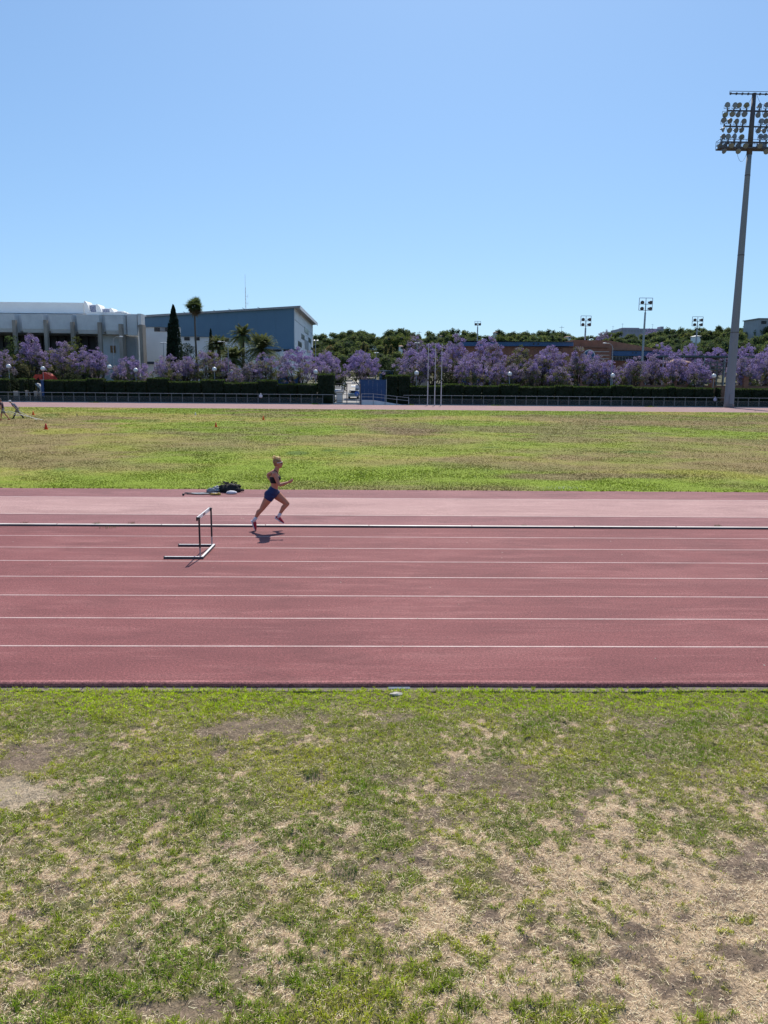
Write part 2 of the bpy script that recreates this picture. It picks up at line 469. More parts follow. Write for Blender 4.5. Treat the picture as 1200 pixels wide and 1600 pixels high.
def sheet(name, y0, y1, z, m, x=95, th=None, kind='structure', parent=None, x0=None):
    b = MB(); b.box(-x if x0 is None else x0, x, y0, y1, z - (th or 0.1), z)
    o = b.build(name, m, parent)
    if kind: tag(o, kind=kind)
    return o
track = empty('running_track', (0, 0, 0)); tag(track, kind='structure')
sheet('lane_surface', Y_EDGE + 0.05, Y_KERB + 0.10, 0.0, M['rubber'], kind=None, parent=track, th=0.09)
# raised rounded lip at the outer edge
lip = MB(); prof = [(Y_EDGE + .052, -0.09), (Y_EDGE - .025, -0.09), (Y_EDGE - .035, -0.03), (Y_EDGE - .028, -0.004), (Y_EDGE - .01, 0.008), (Y_EDGE + .03, 0.010), (Y_EDGE + .052, 0.004)]
NX = 240; xs = np.linspace(-95, 95, NX)
for i, x in enumerate(xs):
    w = 0.006 * math.sin(x * 1.7) + random.uniform(-.003, .003)
    lip.v += [(x, y + w, z) for y, z in prof]
k = len(prof)
for i in range(NX - 1):
    for j in range(k - 1):
        lip.f.append((i * k + j, i * k + j + 1, (i + 1) * k + j + 1, (i + 1) * k + j))
lip.build('edge_lip', rubber('lip_rubber', (0.27, 0.10, 0.10), (0.21, 0.075, 0.08), (0.34, 0.15, 0.15)), track)
for i in range(7):
    y = 9.775 + 1.222 * i
    b = MB(); b.box(-95, 95, y - .019, y + .019, 0.0005, 0.003); b.build('lane_line', M['line'], track)
sheet('inner_strip', Y_KERB + 0.10, Y_B0, 0.0, M['rubber_old'], kind=None, parent=track)
sheet('pale_runway', Y_B0, Y_B1, 0.003, M['rubber_pale'], kind=None, parent=track)
sheet('field_side_strip', Y_B1, Y_INF + .05, 0.001, M['rubber_old'], kind=None, parent=track)
b = MB(); b.box(-95, 95, Y_B1 - .03, Y_B1 + .03, .0032, .0062); b.build('runway_edge_line', M['line'], track)
b = MB(); b.box(-95, 95, Y_B0 - .03, Y_B0 + .03, .0032, .0062); b.build('runway_edge_line', M['line'], track)
ft = empty('far_track'); tag(ft, kind='structure')
sheet('track_surface', Y_FT0, Y_FT1, 0.02, M['rubber_far'], kind=None, parent=ft)
for yy in (Y_FT1 - .9, Y_FT0 + .35, Y_FT1 - 8):
    b = MB(); b.box(-95 if yy != Y_FT1 - 8 else 14, 95, yy - .09, yy + .09, .021, .026); b.build('lane_line', M['line'], ft)
tag(sheet('fence_verge', Y_FT1, 125.5, 0.0, M['concrete_dark']), kind='structure')
# concrete footing beside the near edge with its blue painted mark
M['footing'] = mat('footing', (.24, .20, .165), (.12, .10, .08), 9, .95, bmp=.6, bscale=40)
foot = empty('kerb_footing'); tag(foot, kind='structure')
b = MB()
x = -14.0
while x < 14:
    L = random.uniform(1.6, 3.0)
    b = MB(); b.box(x + .006, min(x + L, 14) - .006, Y_EDGE - .135 - random.uniform(0, .03), Y_EDGE - .03, ZG - .1, ZG + .004 + random.uniform(-.006, .004))
    b.build('concrete_slab', M['footing'], foot); x += L
pl, pr = G(607, 1077, ZG), G(641, 1077, ZG)
b = MB(); b.box(pl.x, pr.x, Y_EDGE - .105, Y_EDGE - .037, ZG + .0, ZG + .012)
b.build('blue_paint_mark', mat('faded_blue', (0.085, 0.15, 0.25), (0.14, 0.14, 0.15), 25, 0.8), foot)

# ---------------------------------------------------------------- inner kerb rail
kerb = empty('kerb_rail', (0, Y_KERB, 0), 0, 'long white metal kerb rail along the inner edge of the red lanes', 'kerb')
x = -40.0
railm = None
fm = MB().box(-.05, .05, -.03, .03, -.0, .022).mesh('foot'); fm.materials.append(M['kerb_dark'])
while x < 40:
    b = MB(); dz = random.uniform(-.003, .004)
    pf = [(-.046, .038), (-.046, .042), (-.036, .048), (-.020, .051), (.0, .052), (.024, .050), (.042, .044), (.046, .038)]
    b.add([(xx, py_, pz_ + dz) for xx in (x + .01, x + 2.49) for py_, pz_ in pf], [tuple(range(8)), tuple(range(15, 7, -1))] + [(i, (i + 1) % 8, (i + 1) % 8 + 8, i + 8) for i in range(8)])
    b.build('rail_segment', M['kerb_white'], kerb)
    for q in (0.35, 1.18, 2.01):
        o = link('rail_foot', fm, None, kerb); o.location = (x + q, 0, 0.004)
    x += 2.5
b = MB(); b.box(-40, 40, -.040, -.024, 0.001, .0375); b.build('rail_web', M['kerb_dark'], kerb)

# ================================================================== NEAR VERGE
soil_patches = [  # cx, cy, rx, ry, strength in photograph measure
    (45, 1190, 75, 26, 1.0), (10, 1235, 80, 24, 1.0), (95, 1175, 40, 16, .7), (335, 1143, 52, 18, 1.0), (438, 1140, 48, 13, .9), (20, 1330, 40, 12, .4),
    (770, 1222, 75, 22, .75), (700, 1112, 40, 8, .7), (380, 1325, 50, 14, .4), (780, 1375, 45, 18, .4), (750, 1425, 30, 14, .4),
    (1170, 1345, 45, 32, .75), (1072, 1432, 22, 9, .9), (1180, 1505, 26, 9, .8), (1130, 1400, 30, 10, .5), (620, 1345, 50, 12, .4),
    (300, 1578, 110, 20, .9), (470, 1345, 40, 10, .4), (915, 1440, 30, 10, .3), (530, 1100, 22, 8, .5), (625, 1115, 22, 8, .6), (1020, 1130, 40, 12, .5),
    (880, 1165, 28, 8, .4), (170, 1310, 30, 10, .4), (110, 1130, 35, 8, .4), (830, 1345, 35, 10, .35), (960, 1560, 30, 8, .4), (640, 1490, 30, 10, .35)]
green_patches = [(250, 1510, 110, 48, .5), (560, 1560, 90, 45, .4), (110, 1560, 110, 45, .3), (60, 1480, 70, 30, .2), (540, 1360, 20, 12, .5), (470, 1330, 45, 14, .3),
    (300, 1440, 80, 22, .25), (860, 1580, 80, 22, .45), (1090, 1550, 60, 25, .35), (930, 1500, 40, 16, .35), (690, 1540, 40, 30, .4), (590, 1495, 24, 20, .5),
    (740, 1400, 30, 40, .3), (1020, 1170, 150, 40, .25), (480, 1200, 120, 40, .2), (330, 1280, 60, 26, .2), (820, 1310, 60, 14, .2), (140, 1270, 60, 20, .2), (1100, 1290, 40, 20, .25)]
def verge(X, Y):
    px, py = to_px(X, Y, ZG)
    soil = np.zeros_like(X)
    wob = (fbm(X, Y, 2.2, 4, 3) - .5)
    wob2 = (fbm(X, Y, 9, 3, 8) - .5)
    for cx, cy, rx, ry, s in soil_patches:
        d = np.sqrt(((px - cx) / rx) ** 2 + ((py - cy) / ry) ** 2) + wob * 1.5 + wob2 * .7
        soil = np.maximum(soil, s * sstep(1.15, .75, d))
    bare = sstep(.60, .68, fbm(X, Y, 3.2, 5, 15, .7)) * .75
    soil = np.maximum(soil, bare)
    edge = sstep(Y_EDGE - .95, Y_EDGE - .4, Y + wob * .9)
    # overall green cover seen in the field
    bias = np.interp(py, [1080, 1110, 1200, 1300, 1400, 1500, 1600], [.85, .74, .70, .62, .53, .52, .56])
    right = sstep(520, 1050, px) * sstep(1180, 1420, py)
    bias = bias - right * .30 + sstep(760, 420, px) * .06
    for cx, cy, rx, ry, s in green_patches:
        d = np.sqrt(((px - cx) / rx) ** 2 + ((py - cy) / ry) ** 2) + wob * 1.1
        bias = bias + s * sstep(1.15, .5, d)
    n = fbm(X, Y, 2.8, 2, 22, .6) * .26 + fbm(X, Y, 8, 2, 26, .9) * .30 + fbm(X, Y, 17, 2, 28, .8) * .44
    g = sstep(.545, .475, n + (.5 - bias) * .40)
    g = np.maximum(g, edge * .97)
    soil = soil * (1 - edge)
    g = g * (1 - soil * .88)
    return g, soil, edge, wob
vx = np.arange(-7.5, 7.5, .025); vy = np.concatenate([np.arange(1.6, Y_EDGE - .045, .025), [Y_EDGE - .03]])
VX, VY = np.meshgrid(vx, vy)
g, so, ed, wob = verge(VX, VY)
VZ = ZG + (fbm(VX, VY, 1.4, 4, 50) - .5) * .05 + (fbm(VX, VY, 9, 3, 55, .8) - .5) * .062 + g * .006 - so * .008
VZ -= .01 * (ed)
VZ = np.where(VY > Y_EDGE - .16, ZG - .016, VZ)
soilc = np.stack([lerp(.16, .26, fbm(VX, VY, 1.8, 4, 60)), lerp(.116, .195, fbm(VX, VY, 1.8, 4, 60)), lerp(.083, .145, fbm(VX, VY, 1.8, 4, 60))], -1)
pxx, pyy = to_px(VX, VY, ZG)
tan_ = (sstep(1.2, .4, np.sqrt(((pxx - 20) / 90) ** 2 + ((pyy - 1240) / 30) ** 2)))[..., None]
soilc = lerp(soilc, np.array([.44, .35, .25]), tan_ * .8)
strawc = np.array([.50, .37, .235])
shaded_greenc = np.array([.085, .105, .020])  # dark green: shade on the soil under the blades put into the colour
c = lerp(strawc[None, None], soilc, np.clip(so * 1.2 + .35, 0, 1)[..., None])
c = lerp(c, shaded_greenc[None, None], (g * .72)[..., None])
tag(np_mesh('verge_soil', np.stack([VX, VY, VZ], -1).reshape(-1, 3), gridF(len(vx), len(vy)), c.reshape(-1, 3), M['soil'], smooth=True), kind='structure')
tag(sheet('verge_ground', -12, 1.62, ZG, M['concrete_tan'], 30), kind='structure')
for sx in (-1, 1):
    b = MB(); b.box(min(sx * 7.4, sx * 90), max(sx * 7.4, sx * 90), 1.6, Y_EDGE - .03, ZG - .1, ZG - .012)
    tag(b.build('verge_ground', mat('verge_side', (.14, .13, .06), (.2, .16, .1), 1.2, .95)), kind='structure')

def hsv_var(base, n, dv=.25, dh=.12):
    base = np.asarray(base)
    v = 1 + (rng.rand(n, 1) - .5) * 2 * dv
    h = 1 + (rng.rand(n, 3) - .5) * 2 * dh
    return np.clip(base * v * h, 0.003, .95)
def zat(X, Y):
    ix = np.clip(((X - vx[0]) / .025).astype(int), 0, len(vx) - 1); iy = np.clip(((Y - 1.6) / .025).astype(int), 0, len(vy) - 1)
    return VZ[iy, ix]
# green blades in tufts
def blades(bx, by, bz, length, width, yaw, lean, col, name, m, bend=.5):
    n = len(bx)
    dx, dy = np.cos(yaw), np.sin(yaw)           # lean direction
    wx, wy = -dy, dx
    # three levels
    t = np.array([0, .5, 1.0])
    V = np.zeros((n, 5, 3), np.float32)
    for li, tt in enumerate(t):
        hor = length * np.sin(lean) * (tt ** (1 + bend)); ver = length * np.cos(lean * (.6 + .4 * tt)) * tt
        cx = bx + dx * hor; cy = by + dy * hor; cz = bz + ver
        w = width * (1 - .45 * tt) * .5
        if li < 2:
            V[:, li * 2, 0] = cx - wx * w; V[:, li * 2, 1] = cy - wy * w; V[:, li * 2, 2] = cz
            V[:, li * 2 + 1, 0] = cx + wx * w; V[:, li * 2 + 1, 1] = cy + wy * w; V[:, li * 2 + 1, 2] = cz
        else:
            V[:, 4, 0] = cx; V[:, 4, 1] = cy; V[:, 4, 2] = cz
    base = (np.arange(n) * 5)[:, None]
    F = np.concatenate([base + np.array([0, 1, 3]), base + np.array([0, 3, 2]), base + np.array([2, 3, 4])], 0)
    return np_mesh(name, V.reshape(-1, 3), F, np.repeat(col, 5, 0), m)
NT = 92000
tx = rng.uniform(-6.3, 6.3, NT); ty = 2.6 + rng.rand(NT) ** .9 * (Y_EDGE - .12 - 2.6) + np.where(rng.rand(NT) < .15, .06, 0)
keep = np.abs(tx) < ty * .62 + 1.1
tx, ty = tx[keep], ty[keep]
g, so, ed, wob = verge(tx, ty)
keep = rng.rand(len(tx)) < g ** 1.2 * .9 + .075 * (1 - so)
tx, ty, g, ed, so = tx[keep], ty[keep], g[keep], ed[keep], so[keep]
nb = 8
bx = np.repeat(tx, nb) + rng.normal(0, .011, len(tx) * nb); by = np.repeat(ty, nb) + rng.normal(0, .011, len(tx) * nb)
by = np.minimum(by, Y_EDGE - .05)
gg = np.repeat(g, nb); ee = np.repeat(ed, nb); n = len(bx)
ppx, ppy = to_px(bx, by, ZG)
lenf = lerp(.012, .030, rng.rand(n)) * (0.75 + .5 * gg) * (1 + .5 * sstep(.5, .8, fbm(bx, by, 2.6, 3, 71)))
big = sstep(1400, 1580, ppy) * (gg > .7)
lenf *= 1 + .8 * big
lean = rng.uniform(.25, 1.25, n)
tone = fbm(bx, by, 1.6, 4, 80)[:, None]
c1 = np.array([.21, .33, .018]); c2 = np.array([.50, .53, .045]); c3 = np.array([.52, .66, .020])
cc = lerp(c1, c2, np.clip((tone - .3) / .4, 0, 1))
cc = lerp(cc, c3, (ee * .8)[:, None])
cc = cc * np.repeat(lerp(.55, 1.5, rng.rand(len(tx), 1)), nb, 0) * (1 + (rng.rand(n, 1) - .5) * .7) * (1 + (rng.rand(n, 3) - .5) * .16)
dead = rng.rand(n) < .16
cc[dead] = hsv_var((.42, .33, .19), dead.sum(), .3, .08)
tag(blades(bx, by, np.where(by > Y_EDGE - .17, ZG + .003, zat(bx, by) - .003), lenf, lerp(.0028, .0055, rng.rand(n)) * (1 + .25 * ee), rng.uniform(0, 6.283, n), lean, cc, 'verge_grass', M['blade']),
    'short patchy green grass growing on the near verge', 'grass', kind='stuff')
# straw and clippings
NS = 520000
sx = rng.uniform(-6.2, 6.2, NS); sy = 2.6 + rng.rand(NS) ** .95 * (Y_EDGE - .1 - 2.6)
keep = np.abs(sx) < sy * .62 + 1.0; sx, sy = sx[keep], sy[keep]
g, so, ed, wob = verge(sx, sy)
ppx, ppy = to_px(sx, sy, ZG)
dens = (1 - so * .93) * (1 - g * .5) * (.55 + .45 * sstep(1150, 1400, ppy)) * (1 - ed * .9) * (.22 + .5 * sstep(.35, .6, fbm(sx, sy, 4.5, 3, 90)) + 1.0 * sstep(.46, .60, fbm(sx, sy, 16, 3, 93, .8)))
keep = rng.rand(len(sx)) < dens; sx, sy, g, ed = sx[keep], sy[keep], g[keep], ed[keep]
n = len(sx)
L = rng.uniform(.010, .042, n) * (1 + 1.3 * (rng.rand(n) < .04)); W = rng.uniform(.0010, .0028, n)
yaw = rng.uniform(0, 6.283, n); tilt = np.abs(rng.normal(0, .38, n))
dx, dy = np.cos(yaw), np.sin(yaw)
bend = rng.uniform(-.8, .8, n)
V = np.zeros((n, 6, 3), np.float32); zb = zat(sx, sy) + .001 + rng.rand(n) * .010
for li, tt in enumerate((0, .5, 1)):
    hx = np.cos(yaw + bend * tt) * L * tt * np.cos(tilt); hy = np.sin(yaw + bend * tt) * L * tt * np.cos(tilt)
    z = zb + L * tt * np.sin(tilt) * (1 - .3 * tt)
    for s_, kk in ((-1, 0), (1, 1)):
        V[:, li * 2 + kk, 0] = sx + hx - s_ * dy * W / 2; V[:, li * 2 + kk, 1] = sy + hy + s_ * dx * W / 2; V[:, li * 2 + kk, 2] = z
base = (np.arange(n) * 6)[:, None]
F = np.concatenate([base + np.array([0, 1, 3, 2]), base + np.array([2, 3, 5, 4])], 0)
V[:, :, 1] = np.minimum(V[:, :, 1], Y_EDGE - .04)
cs = np.where(rng.rand(n, 1) < .64, hsv_var((.90, .73, .50), n, .2, .05), hsv_var((.20, .13, .07), n, .6, .06))
tag(np_mesh('dry_straw', V.reshape(-1, 3), F, np.repeat(cs, 6, 0), M['straw']), 'pale dry grass clippings littering the near verge', 'dry grass', kind='stuff')
# long dead runners lying on the soil
mbv, mbf, mbc = [], [], []
rr = random.Random(3)
def runner_strip(x, y, L, w):
    a = rr.uniform(0, 6.28); n_ = 7; pts = []
    for i in range(n_ + 1):
        pts.append((x, y)); a += rr.uniform(-.45, .45); x += math.cos(a) * L / n_; y += math.sin(a) * L / n_
    b0 = len(mbv)
    for i, (qx, qy) in enumerate(pts):
        q2 = pts[min(i + 1, n_)]; q1 = pts[max(i - 1, 0)]
        t = Vector((q2[0] - q1[0], q2[1] - q1[1])).normalized()
        z = float(zat(np.array([qx]), np.array([qy]))[0]) + .008 + rr.uniform(0, .012)
        mbv.append((qx - t.y * w, min(qy + t.x * w, 8.45), z)); mbv.append((qx + t.y * w, min(qy - t.x * w, 8.45), z + .001))
    for i in range(n_): mbf.append((b0 + 2 * i, b0 + 2 * i + 1, b0 + 2 * i + 3, b0 + 2 * i + 2))
for i in range(230):
    y = rr.uniform(2.8, 8.1); x = rr.uniform(-1, 1) * (y * .55 + .6)
    runner_strip(x, y, rr.uniform(.05, .17), rr.uniform(.0010, .0020))
cr = hsv_var((.55, .44, .30), len(mbv), .15, .04)
tag(np_mesh('dead_runners', np.array(mbv), np.array(mbf), cr, M['straw']), 'long dead grass runners straggling over the near verge', 'dry grass', kind='stuff')
# pebbles
pv, pf = [], []
b = MB()
for i in range(900):
    y = rr.uniform(2.8, 8.3); x = rr.uniform(-1, 1) * (y * .55 + .6); r_ = rr.uniform(.003, .010)
    z = float(zat(np.array([x]), np.array([y]))[0])
    vv = [(x + rr.uniform(.7, 1.2) * r_ * dx_, y + rr.uniform(.7, 1.2) * r_ * dy_, z + r_ * .6 * (dz_ + .5)) for dx_, dy_, dz_ in ((1, 0, 0), (0, 1, 0), (-1, 0, 0), (0, -1, 0), (0, 0, 1), (0, 0, -1))]
    b.add(vv, [(0, 1, 4), (1, 2, 4), (2, 3, 4), (3, 0, 4), (1, 0, 5), (2, 1, 5), (3, 2, 5), (0, 3, 5)])
tag(b.build('pebbles', mat('clod', (.30, .24, .18), (.17, .13, .10), 3, .95)), 'small clods and pebbles scattered on the near verge soil', 'pebbles', kind='stuff')
# broad leaved weeds tufts on the verge
def tuft(px, py, h, n_, name, label, cat, group, z=ZG, colr=(.10, .16, .05), p=None, spread=.03, w=.006):
    q = p or G(px, py, z)
    o = blades(rng.normal(0, spread, n_), rng.normal(0, spread, n_), np.zeros(n_) - .004, rng.uniform(.5, 1, n_) * h, np.full(n_, w), rng.uniform(0, 6.28, n_), rng.uniform(.05, .9, n_), hsv_var(colr, n_, .3, .08), name, M['blade'])
    o.location = q
    return tag(o, label, cat, group)
for (px, py, h, lb) in ((312, 1283, .11, 'dark upright grass weed in the middle left of the near verge'), (490, 1212, .10, 'dark upright grass weed left of the centre of the near verge'),
                    (340, 1162, .09, 'blue green weed at the edge of the bare patch on the near verge'), (545, 1365, .08, 'rounded fresh green tuft at the centre of the near verge')):
    tuft(px, py, h, 60, 'grass_weed', lb, 'weed', None, colr=(.13, .20, .05), spread=.05)
# white stone by the blue mark
q = G(619, 1087, ZG)
me = MB().sphere((0, 0, 0), .05, 10, 6, (1.5, .75, .45)).mesh('white_stone')
for v in me.vertices: v.co *= random.uniform(.82, 1.12)
o = link('white_stone', me, M['stone']); o.location = (q.x, q.y, ZG + .02)
tag(o, 'flat white stone in the grass below the blue paint mark', 'stone')

# crumbs and dry leaves blown onto the lanes
b = MB()
for i in range(150):
    x = rr.uniform(-11, 11); y = rr.uniform(8.7, 24.5); a = rr.uniform(0, 6.28); r_ = rr.uniform(.006, .018) * (1 + (y > 15) * .4)
    if y < 24.8: b.add([(x + r_ * math.cos(a + t) * (1 if k % 2 else .55), y + r_ * math.sin(a + t) * (1 if k % 2 else .55), .005 + .004 * k) for k, t in enumerate((0, 1.57, 3.14, 4.71))], [(0, 1, 2, 3)])
tag(b.build('leaf_litter', mat('dry_leaf', (.62, .56, .48), (.30, .22, .15), 2, .9)), 'tiny pale leaf crumbs scattered over the red track', 'litter', kind='stuff')

# ================================================================== INFIELD
patches_f = [ # cx, cy, rx, ry, kind  (g bright green, b brown, d dark green)
    (600, 757, 700, 7, 'g', .8), (150, 745, 160, 10, 'g', .5), (850, 700, 330, 12, 'g', .55), (560, 706, 260, 9, 'g', .6), (480, 671, 120, 6, 'g', .9), (350, 664, 130, 5, 'g', .8),
    (290, 642, 80, 4, 'g', .8), (170, 658, 40, 3, 'g', .8), (300, 705, 170, 10, 'g', .35), (1150, 645, 50, 4, 'g', .6), (80, 640, 60, 4, 'g', .4), (1000, 720, 80, 5, 'g', .5),
    (640, 672, 90, 9, 'b', 1), (600, 645, 70, 4, 'b', .8), (620, 690, 180, 7, 'b', .55), (500, 686, 90, 7, 'b', .6), (880, 686, 90, 8, 'b', .7), (960, 662, 110, 7, 'b', .8), (1130, 660, 110, 8, 'b', .8),
    (880, 745, 140, 7, 'b', .9), (330, 688, 90, 7, 'b', .5), (980, 745, 100, 5, 'b', .8), (720, 725, 200, 7, 'b', .35), (200, 730, 130, 8, 'b', .45), (120, 690, 130, 6, 'b', .35), (1080, 725, 150, 7, 'b', .3),
    (463, 709, 17, 3, 'd', 1), (515, 705, 12, 2, 'd', .9), (545, 709, 16, 2.5, 'd', .9), (95, 735, 12, 4, 'd', .8), (235, 658, 20, 2.5, 'd', .6), (80, 649, 16, 2, 'd', .7), (950, 655, 16, 1.5, 'd', .8), (1000, 707, 40, 1.6, 'd', .8), (765, 700, 18, 1.6, 'd', .7)]
def field(X, Y):
    px, py = to_px(X, Y, 0.0)
    n1 = fbm(X, Y, .06, 5, 5, .6); n2 = fbm(X, Y, .45, 4, 12, .6); n3 = fbm(X, Y, 1.9, 3, 17)
    w = (n1 - .5) * 1.6 + (n2 - .5) * .9 + (n3 - .5) * .3
    gr = sstep(.44, .57, n1 * .85 + n2 * .15) * .8
    br = sstep(.47, .60, fbm(X, Y, .085, 4, 30, .55) * .85 + n2 * .15) * .7
    dk = sstep(.66, .75, n2 * .4 + fbm(X, Y, .9, 4, 33) * .6) * .5
    for cx, cy, rx, ry, k_, s in patches_f:
        d = np.sqrt(((px - cx) / rx) ** 2 + ((py - cy) / ry) ** 2) + w
        t = s * sstep(1.25, .5, d)
        if k_ == 'g': gr = np.maximum(gr, t); br = br * (1 - t * .8)
        elif k_ == 'b': br = np.maximum(br, t)
        else: dk = np.maximum(dk, t)
    base = lerp(np.array([.255, .250, .046]), np.array([.295, .240, .078]), sstep(.35, .65, n3 * .3 + n2 * .7)[..., None])
    c = lerp(base, np.array([.165, .250, .016]), np.clip(gr, 0, 1)[..., None])
    c = lerp(c, np.array([.20, .14, .078]), np.clip(br, 0, 1)[..., None] * .9)
    c = lerp(c, np.array([.085, .135, .020]), np.clip(dk, 0, 1)[..., None] * .9)
    return c, gr, br, dk
fx = np.concatenate([np.linspace(-90, -50, 40), np.arange(-49, 49, .28), np.linspace(50, 90, 40)])
fy = np.concatenate([[Y_INF], np.arange(Y_INF + .15, 45, .2), np.arange(45, Y_FT0, .45), [Y_FT0 + .02]])
FX, FY = np.meshgrid(fx, fy)
c, gr, br, dk = field(FX, FY)
FZ = .02 + (fbm(FX, FY, .8, 3, 41) - .5) * .03 + dk * .03
FZ[0] = .0; FZ[-1] = .01
wobe = (fbm(FX[0], FX[0] * 0, 1.5, 4, 66) - .5) * .25
FY[0] += wobe
tag(np_mesh('infield_turf', np.stack([FX, FY, FZ], -1).reshape(-1, 3), gridF(len(fx), len(fy)), c.reshape(-1, 3), M['field'], smooth=True), kind='structure')
N = 300000
u = rng.rand(N); y = 1 / (1 / (Y_INF + .02) + u * (1 / 99.5 - 1 / (Y_INF + .02))); y = np.where(rng.rand(N) < .5, y, rng.uniform(Y_INF, 99.5, N))
x = rng.uniform(-.6, .6, N) * y * 1.02 + rng.uniform(-2, 2, N)
c, gr, br, dk = field(x, y)
s = lerp(.016, .034, rng.rand(N)) * (0.55 + y / 42) * (1 + dk * 1.0 + gr * .25)
yaw = rng.uniform(-.9, .9, N)
V = np.zeros((N, 3, 3), np.float32)
wd = s * .75
V[:, 0, 0] = x - np.cos(yaw) * wd; V[:, 0, 1] = y - np.sin(yaw) * wd; V[:, 1, 0] = x + np.cos(yaw) * wd; V[:, 1, 1] = y + np.sin(yaw) * wd
V[:, 0, 2] = V[:, 1, 2] = .0
V[:, 2, 0] = x + rng.normal(0, .4, N) * s; V[:, 2, 1] = y + rng.normal(0, 1.2, N) * s; V[:, 2, 2] = .025 + s * .45
cc = c * .86 * (1 + (rng.rand(N, 1) - .5) * .25) * (1 + (rng.rand(N, 3) - .5) * .2)
tag(np_mesh('infield_grass', V.reshape(-1, 3), np.arange(N * 3).reshape(-1, 3), np.repeat(cc, 3, 0), M['blade']), 'uneven green and brown grass covering the infield', 'grass', kind='stuff')
# taller sprigs dotted over the field
P_ = [[], [], [], []]
for i in range(110):
    q = G(random.uniform(-10, 1210), random.uniform(642, 752), 0); far_ = q.y > 60; n_ = 16
    P_[0].append(rng.normal(q.x, .05 + .03 * far_, n_)); P_[1].append(rng.normal(q.y, .05, n_)); P_[2].append(rng.uniform(.4, 1, n_) * (.13 + .10 * far_)); P_[3].append(np.full(n_, .013 + .014 * far_))
P_ = [np.concatenate(a) for a in P_]; n_ = len(P_[0])
tag(blades(P_[0], P_[1], np.zeros(n_), P_[2], P_[3], rng.uniform(0, 6.28, n_), rng.uniform(.05, .9, n_), hsv_var((.11, .15, .035), n_, .3, .08), 'grass_sprigs', M['blade']),
    'dark grass sprigs standing up from the short infield turf', 'grass', kind='stuff')
# white daisies patch
b = MB()
for i in range(70):
    q = G(random.gauss(882, 16), random.gauss(762.5, 1.6), 0.06)
    if q.y > Y_INF: b.add([(q.x - .018, q.y, .06), (q.x, q.y - .018, .075), (q.x + .018, q.y, .06), (q.x, q.y + .018, .07)], [(0, 1, 2, 3)])
tag(b.build('daisies', M['white_paint']), 'patch of tiny white daisies at the near edge of the infield', 'flowers', kind='stuff')
# weeds along the kerb
for (px, py, h, n_, sp, lb) in ((37, 818, .07, 30, .05, 'leftmost small dry weed behind the white kerb rail'), (151, 821, .14, 50, .04, 'tall green weed sticking up over the white kerb rail left of the hurdle'),
        (172, 823, .05, 110, .14, 'low spreading green weed in front of the white kerb rail'), (206, 819, .09, 30, .05, 'reddish weed behind the kerb rail nearest the hurdle'),
        (820, 822, .06, 24, .04, 'small green weed behind the kerb rail at the middle right'), (918, 823, .05, 30, .08, 'low green weed behind the kerb rail right of centre'),
        (1122, 824, .12, 40, .05, 'tallest weed behind the kerb rail near the right end'), (1179, 826, .08, 30, .04, 'rightmost dark weed behind the kerb rail')):
    tuft(px, py, h, n_, 'kerb_weed', lb, 'weed', 'weeds along the kerb rail', z=0, spread=sp, w=.010, colr=(.11, .15, .04) if 'red' not in lb and 'dry' not in lb else (.2, .12, .07))
for (px, w_) in ((168, 40), (496, 26), (640, 20), (770, 60), (1003, 30)):
    q = G(px, 631.5 + (px - 600) * .0083, 0)
    tuft(0, 0, .28, 90, 'fence_weed', 'bright green weed clump at the railing foot ' + {168: 'near the left play area', 496: 'just left of the street gate', 640: 'beside the ramp railing', 770: 'right of the flagpoles, widest of them', 1003: 'left of the big floodlight mast'}[px], 'weed', 'weeds at the foot of the railing', p=Vector((q.x, 122.4, 0)), spread=w_ * .012, w=.06, colr=(.15, .24, .04))
# ================================================================== RAILING BY THE FAR TRACK
M['panel_frame'] = M['rail']
rail_root = empty('track_railing', (0, Y_FENCE, 0), 0, 'long grey metal railing with mesh panels between the far track and the hedges', 'railing')
STEP = 1.70
def me_of(b, m):
    me = b.mesh(); me.materials.append(m); return me
post_me = me_of(MB().box(-.035, .035, -.05, .05, 0, 1.50), M['rail'])
frame_me = me_of(MB().box(.05, STEP - .05, -.025, .025, .955, 1.0).box(.05, STEP - .05, -.025, .025, .16, .20).box(.05, .09, -.024, .024, .20, .93).box(STEP - .09, STEP - .05, -.024, .024, .20, .93), M['rail'])
scr_me = me_of(MB().box(.09, STEP - .09, -.006, .006, .2, .93), M['screen'])
gate_l, gate_r = PY(521, 625, Y_FENCE).x, PY(638, 625, Y_FENCE).x
x = -72.0
while x < 72:
    if not (gate_l - STEP < x < gate_r - .2):
        o = link('mesh_panel', scr_me, None, rail_root); o.location = (x, 0, 0)
        o2 = link('panel_frame', frame_me, None, rail_root); o2.location = (x, 0, 0)
    if not (gate_l - .2 < x < gate_r - .2):
        o = link('post', post_me, None, rail_root); o.location = (x, 0, 0)
    x += STEP
for a, b_ in ((-72, gate_l), (gate_r - .8, 72)):
    b = MB(); b.box(a, b_, -.04, .04, 1.50, 1.56); b.build('top_rail', M['galv'], rail_root)
b = MB(); b.box(-72, 72, -.08, .08, -.02, .10); b.build('base_kerb', M['concrete_dark'], rail_root)
